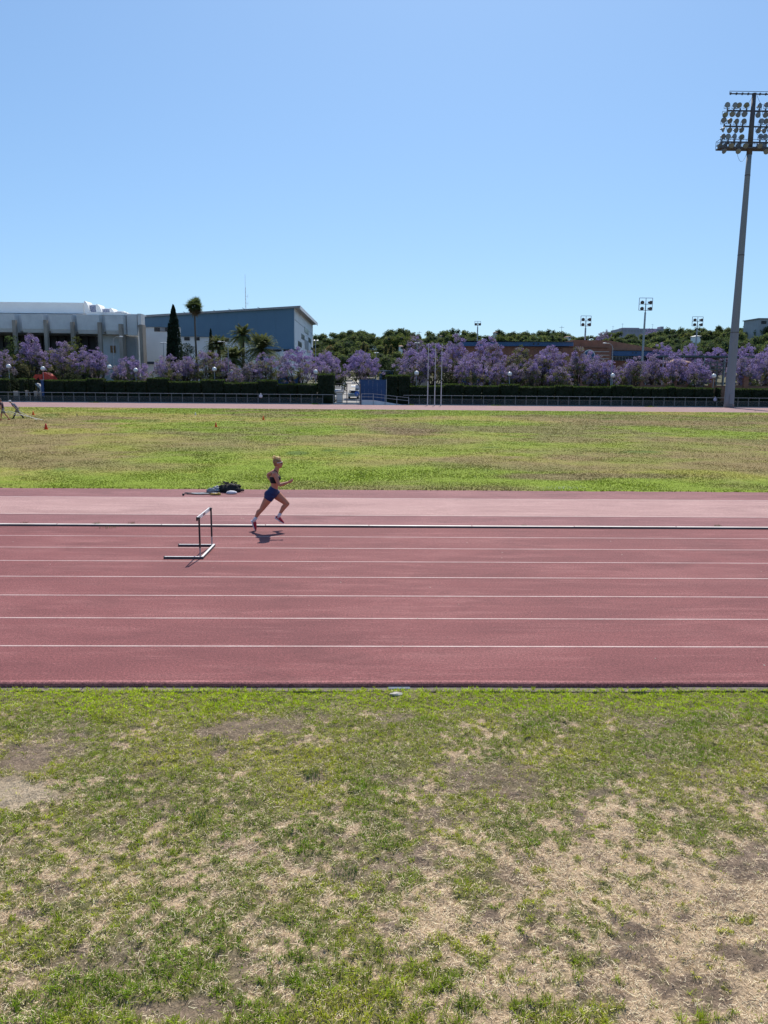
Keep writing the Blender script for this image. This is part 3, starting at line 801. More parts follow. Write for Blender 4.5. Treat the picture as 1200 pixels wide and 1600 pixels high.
# gate in the railing and ramp
gt = empty('railing_gate', (gate_l, Y_FENCE, 0), 0, 'low tubular metal gate across the street opening between the tall hedges', 'gate')
W_ = PY(563, 625, Y_FENCE).x - gate_l
for x in (0, W_ * .5, W_):
    b = MB(); b.box(x - .07, x + .07, -.07, .07, 0, 3.3 if x else 1.6); b.build('gate_post', M['steel_dark'] if x else M['rail'], gt)
for (x0, x1) in ((0.07, W_ * .5 - .07), (W_ * .5 + .07, W_ - .07)):
    for z in (.25, .62, 1.5):
        b = MB(); b.box(x0, x1, -.03, .03, z, z + .07); b.build('gate_rail', M['rail'], gt)
b = MB(); b.box(W_ * .1, W_ - .07, -.04, .04, 3.22, 3.3); b.build('head_bar', M['steel_dark'], gt)
b = MB(); b.box(.1, W_ - .1, -.015, .015, .08, .24); b.build('kick_plate', M['galv'], gt)
rp = empty('access_ramp', (gate_l + W_ + .2, Y_FENCE - .9, 0), 0, 'sloping access ramp with a thin handrail in front of the blue metal gate', 'ramp')
RL = gate_r - (gate_l + W_ + .2)
b = MB(); b.prism([(0, 0), (0, .75), (RL * .25, .75), (RL * .85, .06), (RL * .85, 0)], 0, .75); b.build('ramp_slab', M['concrete'], rp)
for yy in (-.05,):
    for zz in (1.72, 1.25):
        b = MB(); b.bar((0, yy, zz), (RL * .25, yy, zz), .06).bar((RL * .25, yy, zz), (RL, yy, zz - .55), .06); b.build('handrail', M['galv'], rp)
    for t in (0, .25, .5, .75, 1):
        z = 1.72 - max(0, (t - .25)) * .733
        b = MB(); b.box(RL * t - .04, RL * t + .04, yy - .04, yy + .04, 0, z); b.build('rail_post', M['galv'], rp)

# ================================================================== HEDGES
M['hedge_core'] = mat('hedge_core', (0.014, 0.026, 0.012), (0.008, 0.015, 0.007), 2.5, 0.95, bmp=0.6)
def leaf_quads(P, size, col, name, m, parent=None, flat=None):
    """cluster of small leaf faces centred on points P"""
    n = len(P)
    a = rng.normal(0, 1, (n, 3)); a /= np.linalg.norm(a, axis=1, keepdims=True)
    h = rng.normal(0, 1, (n, 3)); b = np.cross(a, h); b /= np.linalg.norm(b, axis=1, keepdims=True) + 1e-9
    s = (size * (0.6 + .8 * rng.rand(n)))[:, None] if np.ndim(size) == 0 else size[:, None]
    V = np.stack([P - a * s * .5, P - b * s * .33, P + a * s * .5, P + b * s * .33], 1)
    F = np.arange(n * 4).reshape(-1, 4)
    return np_mesh(name, V.reshape(-1, 3), F, np.repeat(col, 4, 0), m, parent)
hedges = [(-60, -12, 592.5), (-12, 10, 592.5), (28, 37, 592), (44, 50, 592), (67, 100, 594), (100, 134, 594.3), (134, 162, 591.6), (162, 195, 595.6), (195, 228, 595.2), (228, 262, 591.2), (262, 288, 596.8), (288, 314, 596.5),
          (314, 349, 593.6), (349, 376, 598.6), (376, 402, 598.2), (402, 433, 594.6), (433, 464, 600.6), (464, 496, 600.4), (496, 522, 585), (603, 622, 587), (622, 641, 586.8), (641, 668, 603.6), (668, 695, 603.4),
          (695, 725, 600.8), (725, 754, 603.2), (754, 782, 603.4), (782, 812, 601), (812, 840, 604.6), (840, 868, 604.8), (869, 896, 602.8), (896, 926, 604.3), (926, 957, 604.8), (957, 990, 602.8), (990, 1018, 606),
          (1018, 1045, 606.2), (1045, 1057, 604.6), (1057, 1086, 606.6), (1086, 1117, 606.8), (1122, 1128, 606.8), (1145, 1176, 608), (1176, 1210, 608.2), (1210, 1262, 608)]
names_ord = ['first', 'second', 'third', 'fourth', 'fifth', 'sixth', 'seventh', 'eighth', 'ninth', 'tenth', 'eleventh', 'twelfth', 'thirteenth', 'fourteenth', 'fifteenth', 'sixteenth', 'seventeenth', 'eighteenth', 'nineteenth', 'twentieth']
YH = 124.6
hs = [h for h in hedges]
nl = sum(1 for h in hs if h[0] < 560)
for i, (x0, x1, yt) in enumerate(hs):
    A, B = PY(x0, yt, YH), PY(x1, yt, YH)
    z = (A.z + B.z) / 2; w = B.x - A.x; dep = 1.5 if z < 3.9 else 2.2
    left = x0 < 560
    if left: lab = f'{names_ord[i] if i < 19 else "last"} clipped dark hedge block from the left end behind the railing'
    else:
        k_ = i - nl
        lab = f'{names_ord[k_] if k_ < 20 else "rightmost"} clipped dark hedge block right of the blue gate' if k_ < 20 else f'clipped dark hedge block far right, {names_ord[k_-20]} one past the twentieth'
    if abs(x0 - 496) < 1: lab = 'tall dark clipped hedge block left of the street opening'
    if abs(x0 - 603) < 1: lab = 'tall clipped hedge block touching the right edge of the blue gate'
    if x0 == 28: lab = 'narrow hedge column beside the white car in the left play area'
    if x0 == 44: lab = 'narrowest hedge column beside the playing child on the far left'
    if x0 == 1122: lab = 'narrow hedge piece just left of the big floodlight mast'
    o = empty('hedge', ((A.x + B.x) / 2, YH, 0), 0, lab, 'hedge', 'clipped hedge blocks behind the railing')
    hw = w / 2 - .02
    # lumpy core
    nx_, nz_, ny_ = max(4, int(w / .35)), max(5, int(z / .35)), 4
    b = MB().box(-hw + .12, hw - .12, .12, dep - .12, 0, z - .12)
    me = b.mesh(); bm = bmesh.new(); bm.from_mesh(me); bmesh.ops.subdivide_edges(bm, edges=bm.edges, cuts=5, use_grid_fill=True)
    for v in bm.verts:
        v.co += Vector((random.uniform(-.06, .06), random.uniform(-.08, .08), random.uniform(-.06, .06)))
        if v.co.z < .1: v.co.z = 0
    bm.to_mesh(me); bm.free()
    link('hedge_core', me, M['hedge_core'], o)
    area = w * z + w * dep + 2 * dep * z
    def pts(n_, kind_):
        if kind_ == 0: return np.stack([rng.uniform(-hw, hw, n_), np.zeros(n_), rng.uniform(.1, z, n_)], 1)
        if kind_ == 1: return np.stack([rng.uniform(-hw, hw, n_), rng.uniform(0, dep, n_), np.full(n_, z)], 1)
        if kind_ == 2: return np.stack([np.full(n_, -hw), rng.uniform(0, dep, n_), rng.uniform(.1, z, n_)], 1)
        return np.stack([np.full(n_, hw), rng.uniform(0, dep, n_), rng.uniform(.1, z, n_)], 1)
    P = np.concatenate([pts(int(w * z * 42), 0), pts(int(w * dep * 95), 1), pts(int(z * dep * 30), 2), pts(int(z * dep * 30), 3)])
    P = P + rng.normal(0, .045, P.shape)
    P[:, 2] += (fbm(P[:, 0] + A.x, P[:, 1], .7, 3, 44) - .5) * .22
    P[:, 1] += (fbm(P[:, 0] + A.x, P[:, 2], .9, 3, 45) - .5) * .25
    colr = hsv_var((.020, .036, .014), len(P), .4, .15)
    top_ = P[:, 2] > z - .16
    colr[top_] = hsv_var((.062, .10, .022), int(top_.sum()), .3, .12)  # top leaves coloured lighter to paint the backlit rim of the hedge
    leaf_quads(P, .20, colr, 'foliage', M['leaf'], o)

# ================================================================== BLUE GATE WALL
YG = 124.2
A, B, C_ = PY(562.5, 593, YG), PY(603, 593, YG), PY(606, 631, YG)
g_ = empty('blue_metal_gate', (A.x, YG, 0), 0, 'large plain blue sheet metal gate right of the street opening', 'gate')
bw = B.x - A.x
for i in range(6):
    b = MB(); b.box(bw * i / 6 + .003, bw * (i + 1) / 6 - .003, 0, .06, .1, A.z - .08 + .0); b.build('gate_panel', M['blue_gate'], g_)
b = MB(); b.box(-.05, bw + .05, -.02, .08, A.z - .078, A.z); b.build('top_rail', M['blue_gate'], g_)
b = MB(); b.box(-.14, -.052, -.06, .10, 0, A.z + .1); b.build('gate_post', M['galv'], g_)
b = MB(); b.box(bw + .052, bw + .14, -.06, .10, 0, A.z + .05); b.build('gate_post', M['galv'], g_)
b = MB(); b.box(0, bw, .062, .11, .0, .098); b.build('bottom_rail', M['blue_gate'], g_)
# street
st = []
b = MB()
ys = [126, 135, 150, 170, 190, 210, 228]
cl = [PY(537, 600, y).x for y in ys]
for i, y in enumerate(ys):
    hw = 5.0 if i else 6.0
    z = float(terrain(0, y)) + .03
    xc = PY(546 - i * 0.6, 600, y).x
    b.v += [(xc - hw - 1.5, y, z), (xc + hw + 3, y, z)]
for i in range(len(ys) - 1): b.f.append((2 * i, 2 * i + 1, 2 * i + 3, 2 * i + 2))
tag(b.build('street', M['asphalt']), kind='structure')

# ------------------------------------------------------------------ cars
def make_car(loc, rz, paint, label, group, van=False):
    o = empty('parked_car', loc, rz, label, 'van' if van else 'car', group)
    L = 4.2
    if van: prof = [(-2.1, .35), (-2.1, 1.0), (-1.95, 1.95), (1.1, 1.98), (1.75, 1.15), (2.15, .95), (2.2, .35)]
    else: prof = [(-2.1, .35), (-2.12, .85), (-1.95, .98), (-1.5, 1.02), (-1.05, 1.43), (.35, 1.46), (1.05, 1.0), (1.95, .85), (2.12, .62), (2.12, .35)]
    b = MB(); n = len(prof); W2 = .86
    vv, ff = [], []
    for s_, f in ((-1, 1), (1, 1)):
        for x, z in prof:
            inset = max(0, (z - .95)) * .28
            vv.append((x, s_ * (W2 - inset), z))
    ff.append(tuple(range(n))); ff.append(tuple(range(2 * n - 1, n - 1, -1)))
    for i in range(n): ff.append((i, i + n, (i + 1) % n + n, (i + 1) % n))
    b.add(vv, ff); b.build('body', paint, o)
    zt = 1.42 if not van else 1.9
    for s_ in (-1, 1):
        b = MB(); x0, x1, x2, x3 = (-1.38, -1.0, .30, .85) if not van else (.1, .1, .95, 1.35)
        zz = zt - .07
        y0, y1 = s_ * (W2 - .06 * .28 + .012), s_ * (W2 - (zz - .95) * .28 + .012)
        b.add([(x0, y0, 1.03), (x3, y0, 1.03), (x2, y1, zz), (x1, y1, zz)], [(0, 1, 2, 3)]); b.build('side_window', M['glass'], o)
    for xa, za, xb, zb in ((1.06, 1.01, .38, 1.43), (-1.49, 1.05, -1.08, 1.40)) if not van else ((1.77, 1.17, 1.13, 1.93),):
        sg = .015 if xa > 0 else -.015
        b = MB(); b.add([(xa + sg, -.74, za + .01), (xa + sg, .74, za + .01), (xb + sg, .66, zb + .01), (xb + sg, -.66, zb + .01)], [(0, 1, 2, 3)])
        b.build('windscreen' if xa > 0 else 'rear_window', M['glass'], o)
    for x in (-1.3, 1.32):
        for s_ in (-1, 1):
            b = MB(); b.tube([(x, s_ * .70, .33), (x, s_ * .88, .33)], .33, 14)
            w_ = b.build('wheel', M['tyre'], o)
            b = MB(); b.tube([(x, s_ * .87, .33), (x, s_ * .895, .33)], .19, 10); b.build('rim', M['galv'], w_)
    for s_ in (-1, 1):
        b = MB(); b.cbox((2.10 if not van else 2.17, s_ * .62, .68), (.08, .30, .14)); b.build('headlight', M['globe'], o)
        b = MB(); b.cbox((-2.10, s_ * .66, .80), (.06, .22, .16)); b.build('tail_light', M['red'], o)
    return o
def paint(n_, c): return mat(n_, c, tuple(x * .92 for x in c), 2, .25, 0.0, spec=.7)
P_w, P_g, P_s, P_d, P_r, P_b = paint('white_car_paint', (.75, .76, .78)), paint('green_grey_paint', (.22, .28, .27)), paint('silver_paint', (.42, .44, .47)), paint('dark_paint', (.03, .035, .05)), paint('red_paint', (.3, .03, .02)), paint('blue_paint', (.05, .1, .25))
def carat(px, Y, rz, p, lab, g='cars parked along the street behind the gate', van=False):
    x = PY(px, 600, Y).x
    return make_car((x, Y, float(terrain(x, Y)) + .04), R(rz), p, lab, g, van)
carat(521, 133, -100, P_w, 'white car half hidden behind the tall left hedge at the street opening')
carat(552.5, 140, -92, P_g, 'grey green car facing the gate, nearest on the right side of the street')
carat(554.5, 150, -90, P_s, 'silver car parked behind the grey green car in the street')
carat(528, 152, -98, P_s, 'silver car second on the left side of the street')
carat(530, 163, -98, P_w, 'white van parked uphill on the left side of the street', van=True)
carat(555.5, 165, -90, P_w, 'white car third in the row on the right side of the street')
carat(533, 178, -98, P_w, 'white car uphill behind the white van')
carat(556, 182, -90, P_d, 'dark car uphill under the round jacaranda')
carat(572, 150, 0, P_w, 'white van behind the blue metal gate', van=True)
carat(590, 152, 0, P_w, 'white van behind the right end of the blue metal gate', van=True)
carat(660, 133, 0, P_b, 'blue car behind the hedge left of the flagpoles')
for (px, py, Y, p, lb) in ((588, 545, 262, P_w, 'white car on the hillside road between the trees'), (596, 546, 263, P_s, 'silver car on the hillside road next to the white one'), (603, 545.5, 262, P_d, 'dark car on the hillside road beside the conifers')):
    q = PY(px, py, Y); make_car((q.x, Y, q.z - .8), 0, p, lb, 'cars on the hillside road')
    b = MB(); b.box(q.x - 2.5, q.x + 2.5, Y - 2, Y + 2, q.z - 4.5, q.z - .82); tag(b.build('hillside_road', M['asphalt']), kind='structure')
# kerbside box and round sign in the street opening
A = PY(525.5, 612, 129); B = PY(535.5, 626, 129)
o = empty('utility_cabinet', ((A.x + B.x) / 2, 129, 0), 0, 'pale square utility cabinet standing in the street opening', 'cabinet')
w_ = (B.x - A.x) / 2
b = MB(); b.box(-w_, w_, 0, .6, 0, A.z - .05); b.build('cabinet_body', M['stone'], o)
b = MB(); b.box(-w_ - .05, w_ + .05, -.05, .65, A.z - .049, A.z + .03); b.build('cabinet_lid', M['concrete'], o)
b = MB(); b.box(-w_ + .1, w_ - .1, -.02, -.001, .2, A.z - .25); b.build('cabinet_door', M['concrete'], o)
q = PY(557.5, 615, 127)
o = empty('round_road_sign', (q.x, 127, 0), 0, 'round blue road sign with a white arrow beside the street gate', 'sign')
b = MB(); b.tube([(0, 0, 0), (0, 0, q.z + .3)], .04, 8); b.build('sign_pole', M['galv'], o)
b = MB(); b.tube([(0, -.06, q.z), (0, -.09, q.z)], .38, 20); d_ = b.build('sign_disc', M['sign_blue'], o)
b = MB(); b.bar((-.15, -.10, q.z + .15), (.12, -.10, q.z - .12), .08, .01).bar((.14, -.10, q.z + .06), (.14, -.10, q.z - .17), .07, .01).bar((-.06, -.10, q.z - .14), (.10, -.10, q.z - .14), .07, .01); b.build('arrow', M['white_paint'], d_)
A = PY(593, 580, 170); B = PY(614, 592, 170)
o = empty('blue_shed', (A.x, 170, 0), 0, 'dark blue shed roof box behind the blue gate under the trees', 'shed')
zb = float(terrain(A.x, 170))
b = MB(); b.box(0, B.x - A.x, 0, 5, zb, A.z); b.build('wall', M['blue_fascia'], o)
b = MB(); b.box(-.2, B.x - A.x + .2, -.3, 5.2, A.z + .002, A.z + .25); b.build('roof', M['roof_metal'], o)
b = MB(); b.box(.6, 2.2, -.03, -.002, zb + .9, A.z - .5); b.build('window', M['glass'], o)
# white wall glimpsed behind trees
def walls(name, px0, px1, pyt, Y, depth, m, label, cat='wall'):
    A, B = PY(px0, pyt, Y), PY(px1, pyt, Y)
    o = empty(name, (A.x, Y, 0), 0, label, cat)
    b = MB(); b.box(0, B.x - A.x, 0, depth, -.5, A.z); w = b.build('wall', m, o)
    b = MB(); b.box(-.06, B.x - A.x + .06, -.06, depth + .06, A.z + .001, A.z + .12); b.build('coping', M['concrete'], o)
    return o
walls('low_white_wall', 345, 420, 585, 152, .4, M['white_wall'], 'low white garden wall under the sparse jacarandas in front of the grey building')
walls('cream_wall', 645, 672, 587, 139, .4, M['render_cream'], 'cream coloured garden wall behind the hedge beside the flagpoles')
walls('blue_screen_wall', 433, 470, 588, 150, .3, M['blue_gate'], 'dark blue site screen under the dense purple jacaranda')

# ================================================================== BUILDING A: concrete sports hall
hall = empty('concrete_sports_hall', (PY(100, 600, 150).x, 150, 0), 0, 'grey concrete sports hall with ribbed upper storey and tan columns on the left', 'building')
hx = hall.location.x
def hb(name, px0, px1, pyt, pyb, Y0, Y1, m, parent=hall, bev=0):
    A, B = PY(px0, pyt, Y0), PY(px1, pyb, Y0)
    z0 = B.z if pyb is not None else -.3
    b = MB(); b.box(A.x - hx, B.x - hx, Y0 - 150, Y1 - 150, z0, A.z)
    return b.build(name, m, parent)
hb('back_wall', -120, 157, 518, 640, 157, 200, M['void'])
for px0 in range(-110, 150, 12):
    if px0 + 11 < 154: hb('glazing_panel', px0, px0 + 11, 524, 596, 156.6, 156.9, M['void'])
hb('floor_slab', -120, 157, 519.6, 522.5, 150.4, 200, M['concrete_dark'])
hb('side_wall', 157, 221, 516, 640, 152, 155.5, M['concrete'])
hb('side_wall', 190, 217, 525, 640, 151.2, 151.95, M['concrete_dark'])
hb('notice_board', 172, 180, 540, 551, 151.7, 151.98, M['board_brown'])
def conc_panel(px0, px1, pyt, pyb):
    A, B = PY(px0, pyt, 149.2), PY(px1, pyb, 149.2)
    x0, x1, zt, zb = A.x - hx, B.x - hx, A.z, B.z
    zm = zb + (zt - zb) * .2
    c = .55
    v = [(x0, -.8, zm), (x1, -.8, zm), (x1, -.8, zt), (x0, -.8, zt), (x0 - c * .3, 1.2, zb), (x1 + c, 1.2, zb), (x1 + c, 1.2, zt), (x0 - c * .3, 1.2, zt), (x0, -.45, zb), (x1, -.45, zb)]
    f = [(0, 1, 2, 3), (3, 2, 6, 7), (1, 9, 5, 6, 2), (0, 3, 7, 4, 8), (8, 9, 1, 0), (4, 5, 9, 8), (4, 7, 6, 5)]
    b = MB(); b.add(v, f); return b.build('facade_panel', M['concrete'], hall)
for (a, b_) in ((-104, -68), (-64, -22), (-18, 24), (33, 69), (77, 113), (120, 156), (164, 193)):
    conc_panel(a, b_, 489.5 + (max(a, 0)) * .02, 519 + max(a, 0) * .02)
hb('upper_wall', -115, 150, 489, 518.5, 150.5, 190, M['white_panel'])
hb('upper_wall', 150, 197, 489, 518.5, 150.5, 155.4, M['white_panel'])
hb('corner_panel', 198, 215, 492, 524, 150.0, 151.0, M['concrete'])
hb('corner_pier', 214.6, 221, 490, 508, 149.6, 151.99, M['concrete'])
for (c_, t_) in ((-62, 500), (-20, 500), (21, 500), (70, 500), (112, 503), (154.5, 503.5), (187.5, 506), (219.5, 507)):
    A = PY(c_ - 2.7, t_, 148.4); B = PY(c_ + 2.7, t_, 148.4)
    b = MB(); b.box(A.x - hx, B.x - hx, -1.6, -.85 if t_ < 506 else .6, -.3, A.z); b.build('column', M['concrete_tan'], hall)
hb('parapet', 135, 198, 487.5, 492.5, 150.2, 153, M['white_wall'])
hb('parapet', 198.2, 222, 490.5, 493, 150.3, 153, M['white_panel'])
hb('roof_block', -120, 131, 470.5, 490, 154, 162, M['white_wall'])
# curved roof shells with clerestories
def shell(px0, px1, pyt, pyb, Y):
    A, B = PY(px0, pyt, Y), PY(px1, pyb, Y)
    x0, x1, zt, zb = A.x - hx, B.x - hx, A.z, B.z
    poly = [(x0, zb), (x0, zt - .1), (x0 + (x1 - x0) * .12, zt)]
    for i in range(1, 9):
        t = i / 8; poly.append((x0 + (x1 - x0) * (.12 + .88 * math.sin(t * math.pi / 2)), zb + (zt - zb) * (.5 + .5 * math.cos(t * math.pi)) if t < 1 else zb))
    b = MB(); b.prism(poly, Y - 150, 157 - 150); return b.build('roof_shell', M['white_wall'], hall)
shell(131, 141, 470.3, 490, 153.7); shell(149.5, 160, 475, 490, 153.7); shell(171, 179, 481, 490, 153.7); shell(190, 197.5, 486, 491, 153.7)
for (a, b_, t_, bt) in ((137, 150.5, 475, 488), (158, 171.5, 481, 489.5), (178, 190.5, 485.3, 490.5)):
    hb('clerestory_glass', a, b_, t_ + 2, bt, 154.6, 154.9, M['glass_pale'])
    A, B = PY(a, t_, 154.2), PY(b_, t_ + 2.2, 154.2)
    b = MB(); b.tube([(A.x - hx, 6, (A.z + B.z) / 2), (B.x - hx, 6, (A.z + B.z) / 2)], (A.z - B.z) * .75, 12); b.build('roof_cap', M['white_wall'], hall, True)
    for k_ in range(1, 4):
        px = a + (b_ - a) * k_ / 4
        hb('mullion', px - .25, px + .25, t_ + 3, bt, 154.4, 154.58, M['white_panel'])

# ================================================================== BUILDING B: grey clad hall
YB = 172
A = PY(205, 496, YB); B = PY(460, 485, YB)
clad = empty('grey_clad_building', (B.x, YB, 0), 0, 'large blue grey clad building with sloping roofline and white gable end', 'building')
bx0 = B.x
def bp(px, py, Y=YB):
    q = PY(px, py, Y); return (q.x - bx0, q.z)
# front cladding split in vertical sheets, each its own part
steps = [(205, 222, 511), (222, 253, 511), (253, 283, 511.5), (283, 311, 526), (311, 341, 526.5), (341, 371, 528), (371, 401, 536), (401, 431, 545), (431, 459.6, 545.5)]
for (a, b_, low) in steps:
    t0 = 495.5 + (480.5 - 495.5) * (a - 222) / (462 - 222); t1 = 495.5 + (480.5 - 495.5) * (b_ - 222) / (462 - 222)
    p = [bp(a + .06, low), bp(b_ - .06, low), bp(b_ - .06, t1), bp(a + .06, t0)]
    b = MB(); b.prism(p, -.35, 0.0); b.build('cladding_sheet', M['cladding'], clad)
zc = lambda px, py: bp(px, py)
# wall volume (white render)
xL = bp(205, 500)[0]
DEP = 55
b = MB()
tL, tR = bp(205, 497.2)[1], bp(460, 481.2)[1]
zrear = PXc(493, 512, bx0).z
v = [(xL, .01, -.3), (0, .01, -.3), (0, .01, tR - .05), (xL, .01, tL - .05), (xL, DEP, -.3), (0, DEP, -.3), (0, DEP, zrear - .0), (xL, DEP, tL - 2.5)]
b.add(v, [(0, 1, 2, 3), (1, 5, 6, 2), (5, 4, 7, 6), (4, 0, 3, 7), (3, 2, 6, 7), (0, 4, 5, 1)])
b.build('wall', M['white_panel'], clad)
# roof slab with overhang
ov = 1.25
zf0 = bp(460, 480)[1]
far = PXc(499, 510, bx0 + ov)
b = MB(); th = .75
sl = [(-.2, tR - .02), (ov, tR + .02)]
v = [(xL, -.9, tL), (ov, -.9, tR), (ov, DEP + .5, far.z - .1), (xL, DEP + .5, tL - 2.6)]
vv = [(x, y, z + .0) for x, y, z in v] + [(x, y, z + .42) for x, y, z in v]
b.add(vv, [(0, 3, 2, 1), (4, 5, 6, 7), (0, 1, 5, 4), (1, 2, 6, 5), (2, 3, 7, 6), (3, 0, 4, 7)]); b.build('roof', M['roof_metal'], clad)
b = MB(); fv = [(ov, -.9, tR - .30), (ov, DEP + .5, far.z - .4), (ov, DEP + .5, far.z + .35), (ov, -.9, tR + .44)]
b.add(fv + [(x + .12, y, z) for x, y, z in fv], [(0, 1, 2, 3), (7, 6, 5, 4), (0, 4, 5, 1), (1, 5, 6, 2), (2, 6, 7, 3), (3, 7, 4, 0)]); b.build('fascia', M['white_panel'], clad)
# gable end panels and windows
def gable(name, px0, px1, pyt0, pyb0, m, off=.06):
    a = PXc(px0, pyt0, bx0 + off); b2 = PXc(px0, pyb0, bx0 + off); c2 = PXc(px1, pyt0, bx0 + off); 
    y0, y1 = a.y - YB, c2.y - YB
    b = MB(); b.box(.003, off, y0, y1, b2.z, a.z); return b.build(name, m, clad)
gable('window', 466, 471.5, 532.5, 540.5, M['glass']); gable('window', 471.2, 475.8, 521, 529, M['glass']); gable('window', 476, 482, 510.5, 519, M['glass'], .07)
gable('window', 482.3, 485.8, 527, 534.5, M['glass']); gable('window', 486.2, 489.8, 542, 546, M['glass'])
gable('grey_panel', 476.3, 482.2, 530, 545, M['roof_metal'], .05)
gable('window_band', 460.3, 465, 545, 551, M['glass'])
a = PXc(460, 499, bx0); b = MB(); b.box(.003, .04, .1, DEP - .1, a.z - .07, a.z + .05); b.build('seam', M['concrete_dark'], clad)
def front(name, px0, px1, t_, bt, m, y0=-.12, y1=.008):
    p0, p1 = bp(px0, t_), bp(px1, bt); b = MB(); b.box(p0[0], p1[0], y0, y1, p1[1], p0[1]); return b.build(name, m, clad)
for (a, b_, t_, bt) in ((241, 250, 511.6, 518), (258, 264, 511.8, 518), (288, 296.5, 526.7, 532), (304, 312, 526.7, 532), (351, 358, 528.5, 534), (418, 440, 546, 549.5), (443, 458, 546, 549.5)):
    front('window', a, b_, t_, bt, M['glass'])
front('window_surround', 250.2, 257.8, 511.6, 518, M['roof_metal'])
front('name_strip', 225, 241, 565, 569, M['dark_strip'], -.3)
front('low_annexe', 440, 459.5, 550, 600, M['concrete'], -3, .0)
for (px, py) in ((265, 494), (286, 489.5), (334, 487), (358, 485), (380, 483.5), (404, 482.2)):
    p = bp(px, py); b = MB(); b.bar((p[0] - .7, 3, p[1] + .6), (p[0] + .9, 3, p[1] - .1), .10).box(p[0] + .2, p[0] + .3, 2.95, 3.05, p[1] - 1.2, p[1] + .25); b.build('roof_strut', M['roof_metal'], clad)
# antenna mast
q0, q1 = PY(384, 484, 190), PY(383, 437, 190)
an = empty('antenna_mast', (q0.x, 190, 0), 0, 'thin pale lattice antenna mast rising behind the grey building roof', 'antenna')
b = MB()
H = q1.z
for k_ in range(3):
    a = k_ * 2.094; b.bar((.35 * math.cos(a), .35 * math.sin(a), 0), (.05 * math.cos(a), .05 * math.sin(a), H * .93), .055)
z = 16.0
while z < H * .92:
    r_ = .35 * (1 - z / H) + .05
    for k_ in range(3):
        a, c_ = k_ * 2.094, (k_ + 1) * 2.094
        b.bar((r_ * math.cos(a), r_ * math.sin(a), z), (r_ * math.cos(c_), r_ * math.sin(c_), z + .8), .035)
    z += .8
b.build('lattice', M['white_panel'], an)
b = MB(); b.bar((0, 0, H * .92), (0, 0, H + 1.2), .06); b.build('rod', M['white_panel'], an)
for z in (H * .72, H * .8, H * .86):
    b = MB(); b.bar((0, 0, z), (.55, 0, z), .04).bar((.55, 0, z - .4), (.55, 0, z + .4), .05); b.build('aerial', M['white_panel'], an)

# ================================================================== BUILDING C: brick sports centre
YC = 172
bc = empty('brick_sports_centre', (PY(850, 600, YC).x, YC, 0), 0, 'long brick sports centre with a blue band, mostly hidden behind jacarandas', 'building')
cx0 = bc.location.x
def cb(name, px0, px1, t_, bt, Y0, Y1, m, parent=bc):
    A, B = PY(px0, t_, Y0), PY(px1, bt, Y0)
    b = MB(); b.box(A.x - cx0, B.x - cx0, Y0 - YC, Y1 - YC, B.z, A.z); return b.build(name, m, parent)
cb('brick_wall', 722, 896, 541, 615, 172, 200, M['brick'])
cb('roof_edge', 719, 896.5, 532.3, 534, 171.4, 200.5, M['roof_metal'])
cb('wall_behind_band', 720, 896, 534.1, 540.9, 172.3, 200, M['concrete_dark'])
for k_ in range(8):
    a = 720 + k_ * 22; cb('blue_panel', a + .15, a + 21.85 - (0 if k_ < 7 else .2), 534.1, 540.9, 171.8, 172.25, M['blue_fascia'])
for a in (833, 840): cb('vent', a, a + 2.2, 536.2, 538.6, 171.7, 171.79, M['glass'])
cb('ledge', 720, 896, 541, 542.3, 171.3, 171.79, M['brick_roof'])
for k_ in range(14): cb('brick_fin', 798 + k_ * 5.2, 800.2 + k_ * 5.2, 580, 612, 171.2, 171.97, M['brick_roof'])
cb('blue_door', 829.5, 836, 594, 612, 171.6, 171.95, M['sign_blue'])
for a in (722, 738, 757): cb('blue_shutter', a, a + 11, 580, 612, 171.5, 171.96, M['blue_gate'])
# gable roof slab sloping to the right
zt = PY(895, 531, 178).z - 0
poly = [PY(895.5, 531, 174), PY(952, 532, 174), PY(1000, 540.5, 174), PY(1041, 547.5, 174), PY(1041, 549, 174), PY(895.5, 549, 174)]
b = MB(); b.prism([(p.x - cx0, p.z) for p in poly], 2, 26); b.build('sloping_brick_gable', M['brick_roof'], bc)
cb('brick_block', 880, 952, 543.5, 615, 168, 173.98, M['brick'])
cb('block_coping', 879.5, 952.6, 542.4, 543.4, 167.8, 173.9, M['brick_roof'])
for t_ in (549, 554.5, 560, 565): cb('white_course', 915, 952, t_, t_ + .9, 167.93, 167.995, M['white_paint'])
q = PY(920, 556, 167.9)
b = MB(); b.tube([(q.x - cx0, -4.32, q.z), (q.x - cx0, -4.02, q.z)], 1.15, 28); w = b.build('round_window', M['blue_fascia'], bc)
b = MB(); n = 28
for k_ in range(n):
    a, c_ = 2 * math.pi * k_ / n, 2 * math.pi * (k_ + 1) / n
    b.bar((q.x - cx0 + 1.22 * math.cos(a), -4.25, q.z + 1.22 * math.sin(a)), (q.x - cx0 + 1.22 * math.cos(c_), -4.25, q.z + 1.22 * math.sin(c_)), .18)
b.build('window_ring', M['white_paint'], w)
cb('end_wall', 952.1, 1035, 557, 615, 172, 196, M['brick'])
cb('blue_fascia', 952.5, 1037, 548.3, 556.6, 171.2, 173.9, M['blue_fascia'])
cb('gutter', 952.5, 1038, 547.3, 548.2, 171.0, 173.9, M['roof_metal'])
for a in (988, 993): cb('vent', a, a + 1.8, 550.4, 552.2, 171.1, 171.19, M['glass'])
cb('window_frame', 952.6, 1012, 557, 564, 171.7, 171.98, M['white_panel'])
for k_ in range(12): cb('window', 953.2 + k_ * 4.9, 957.2 + k_ * 4.9, 557.6, 563.4, 171.62, 171.69, M['glass'])
cb('window_frame', 953, 985, 583, 603, 171.5, 171.98, M['blue_fascia'])
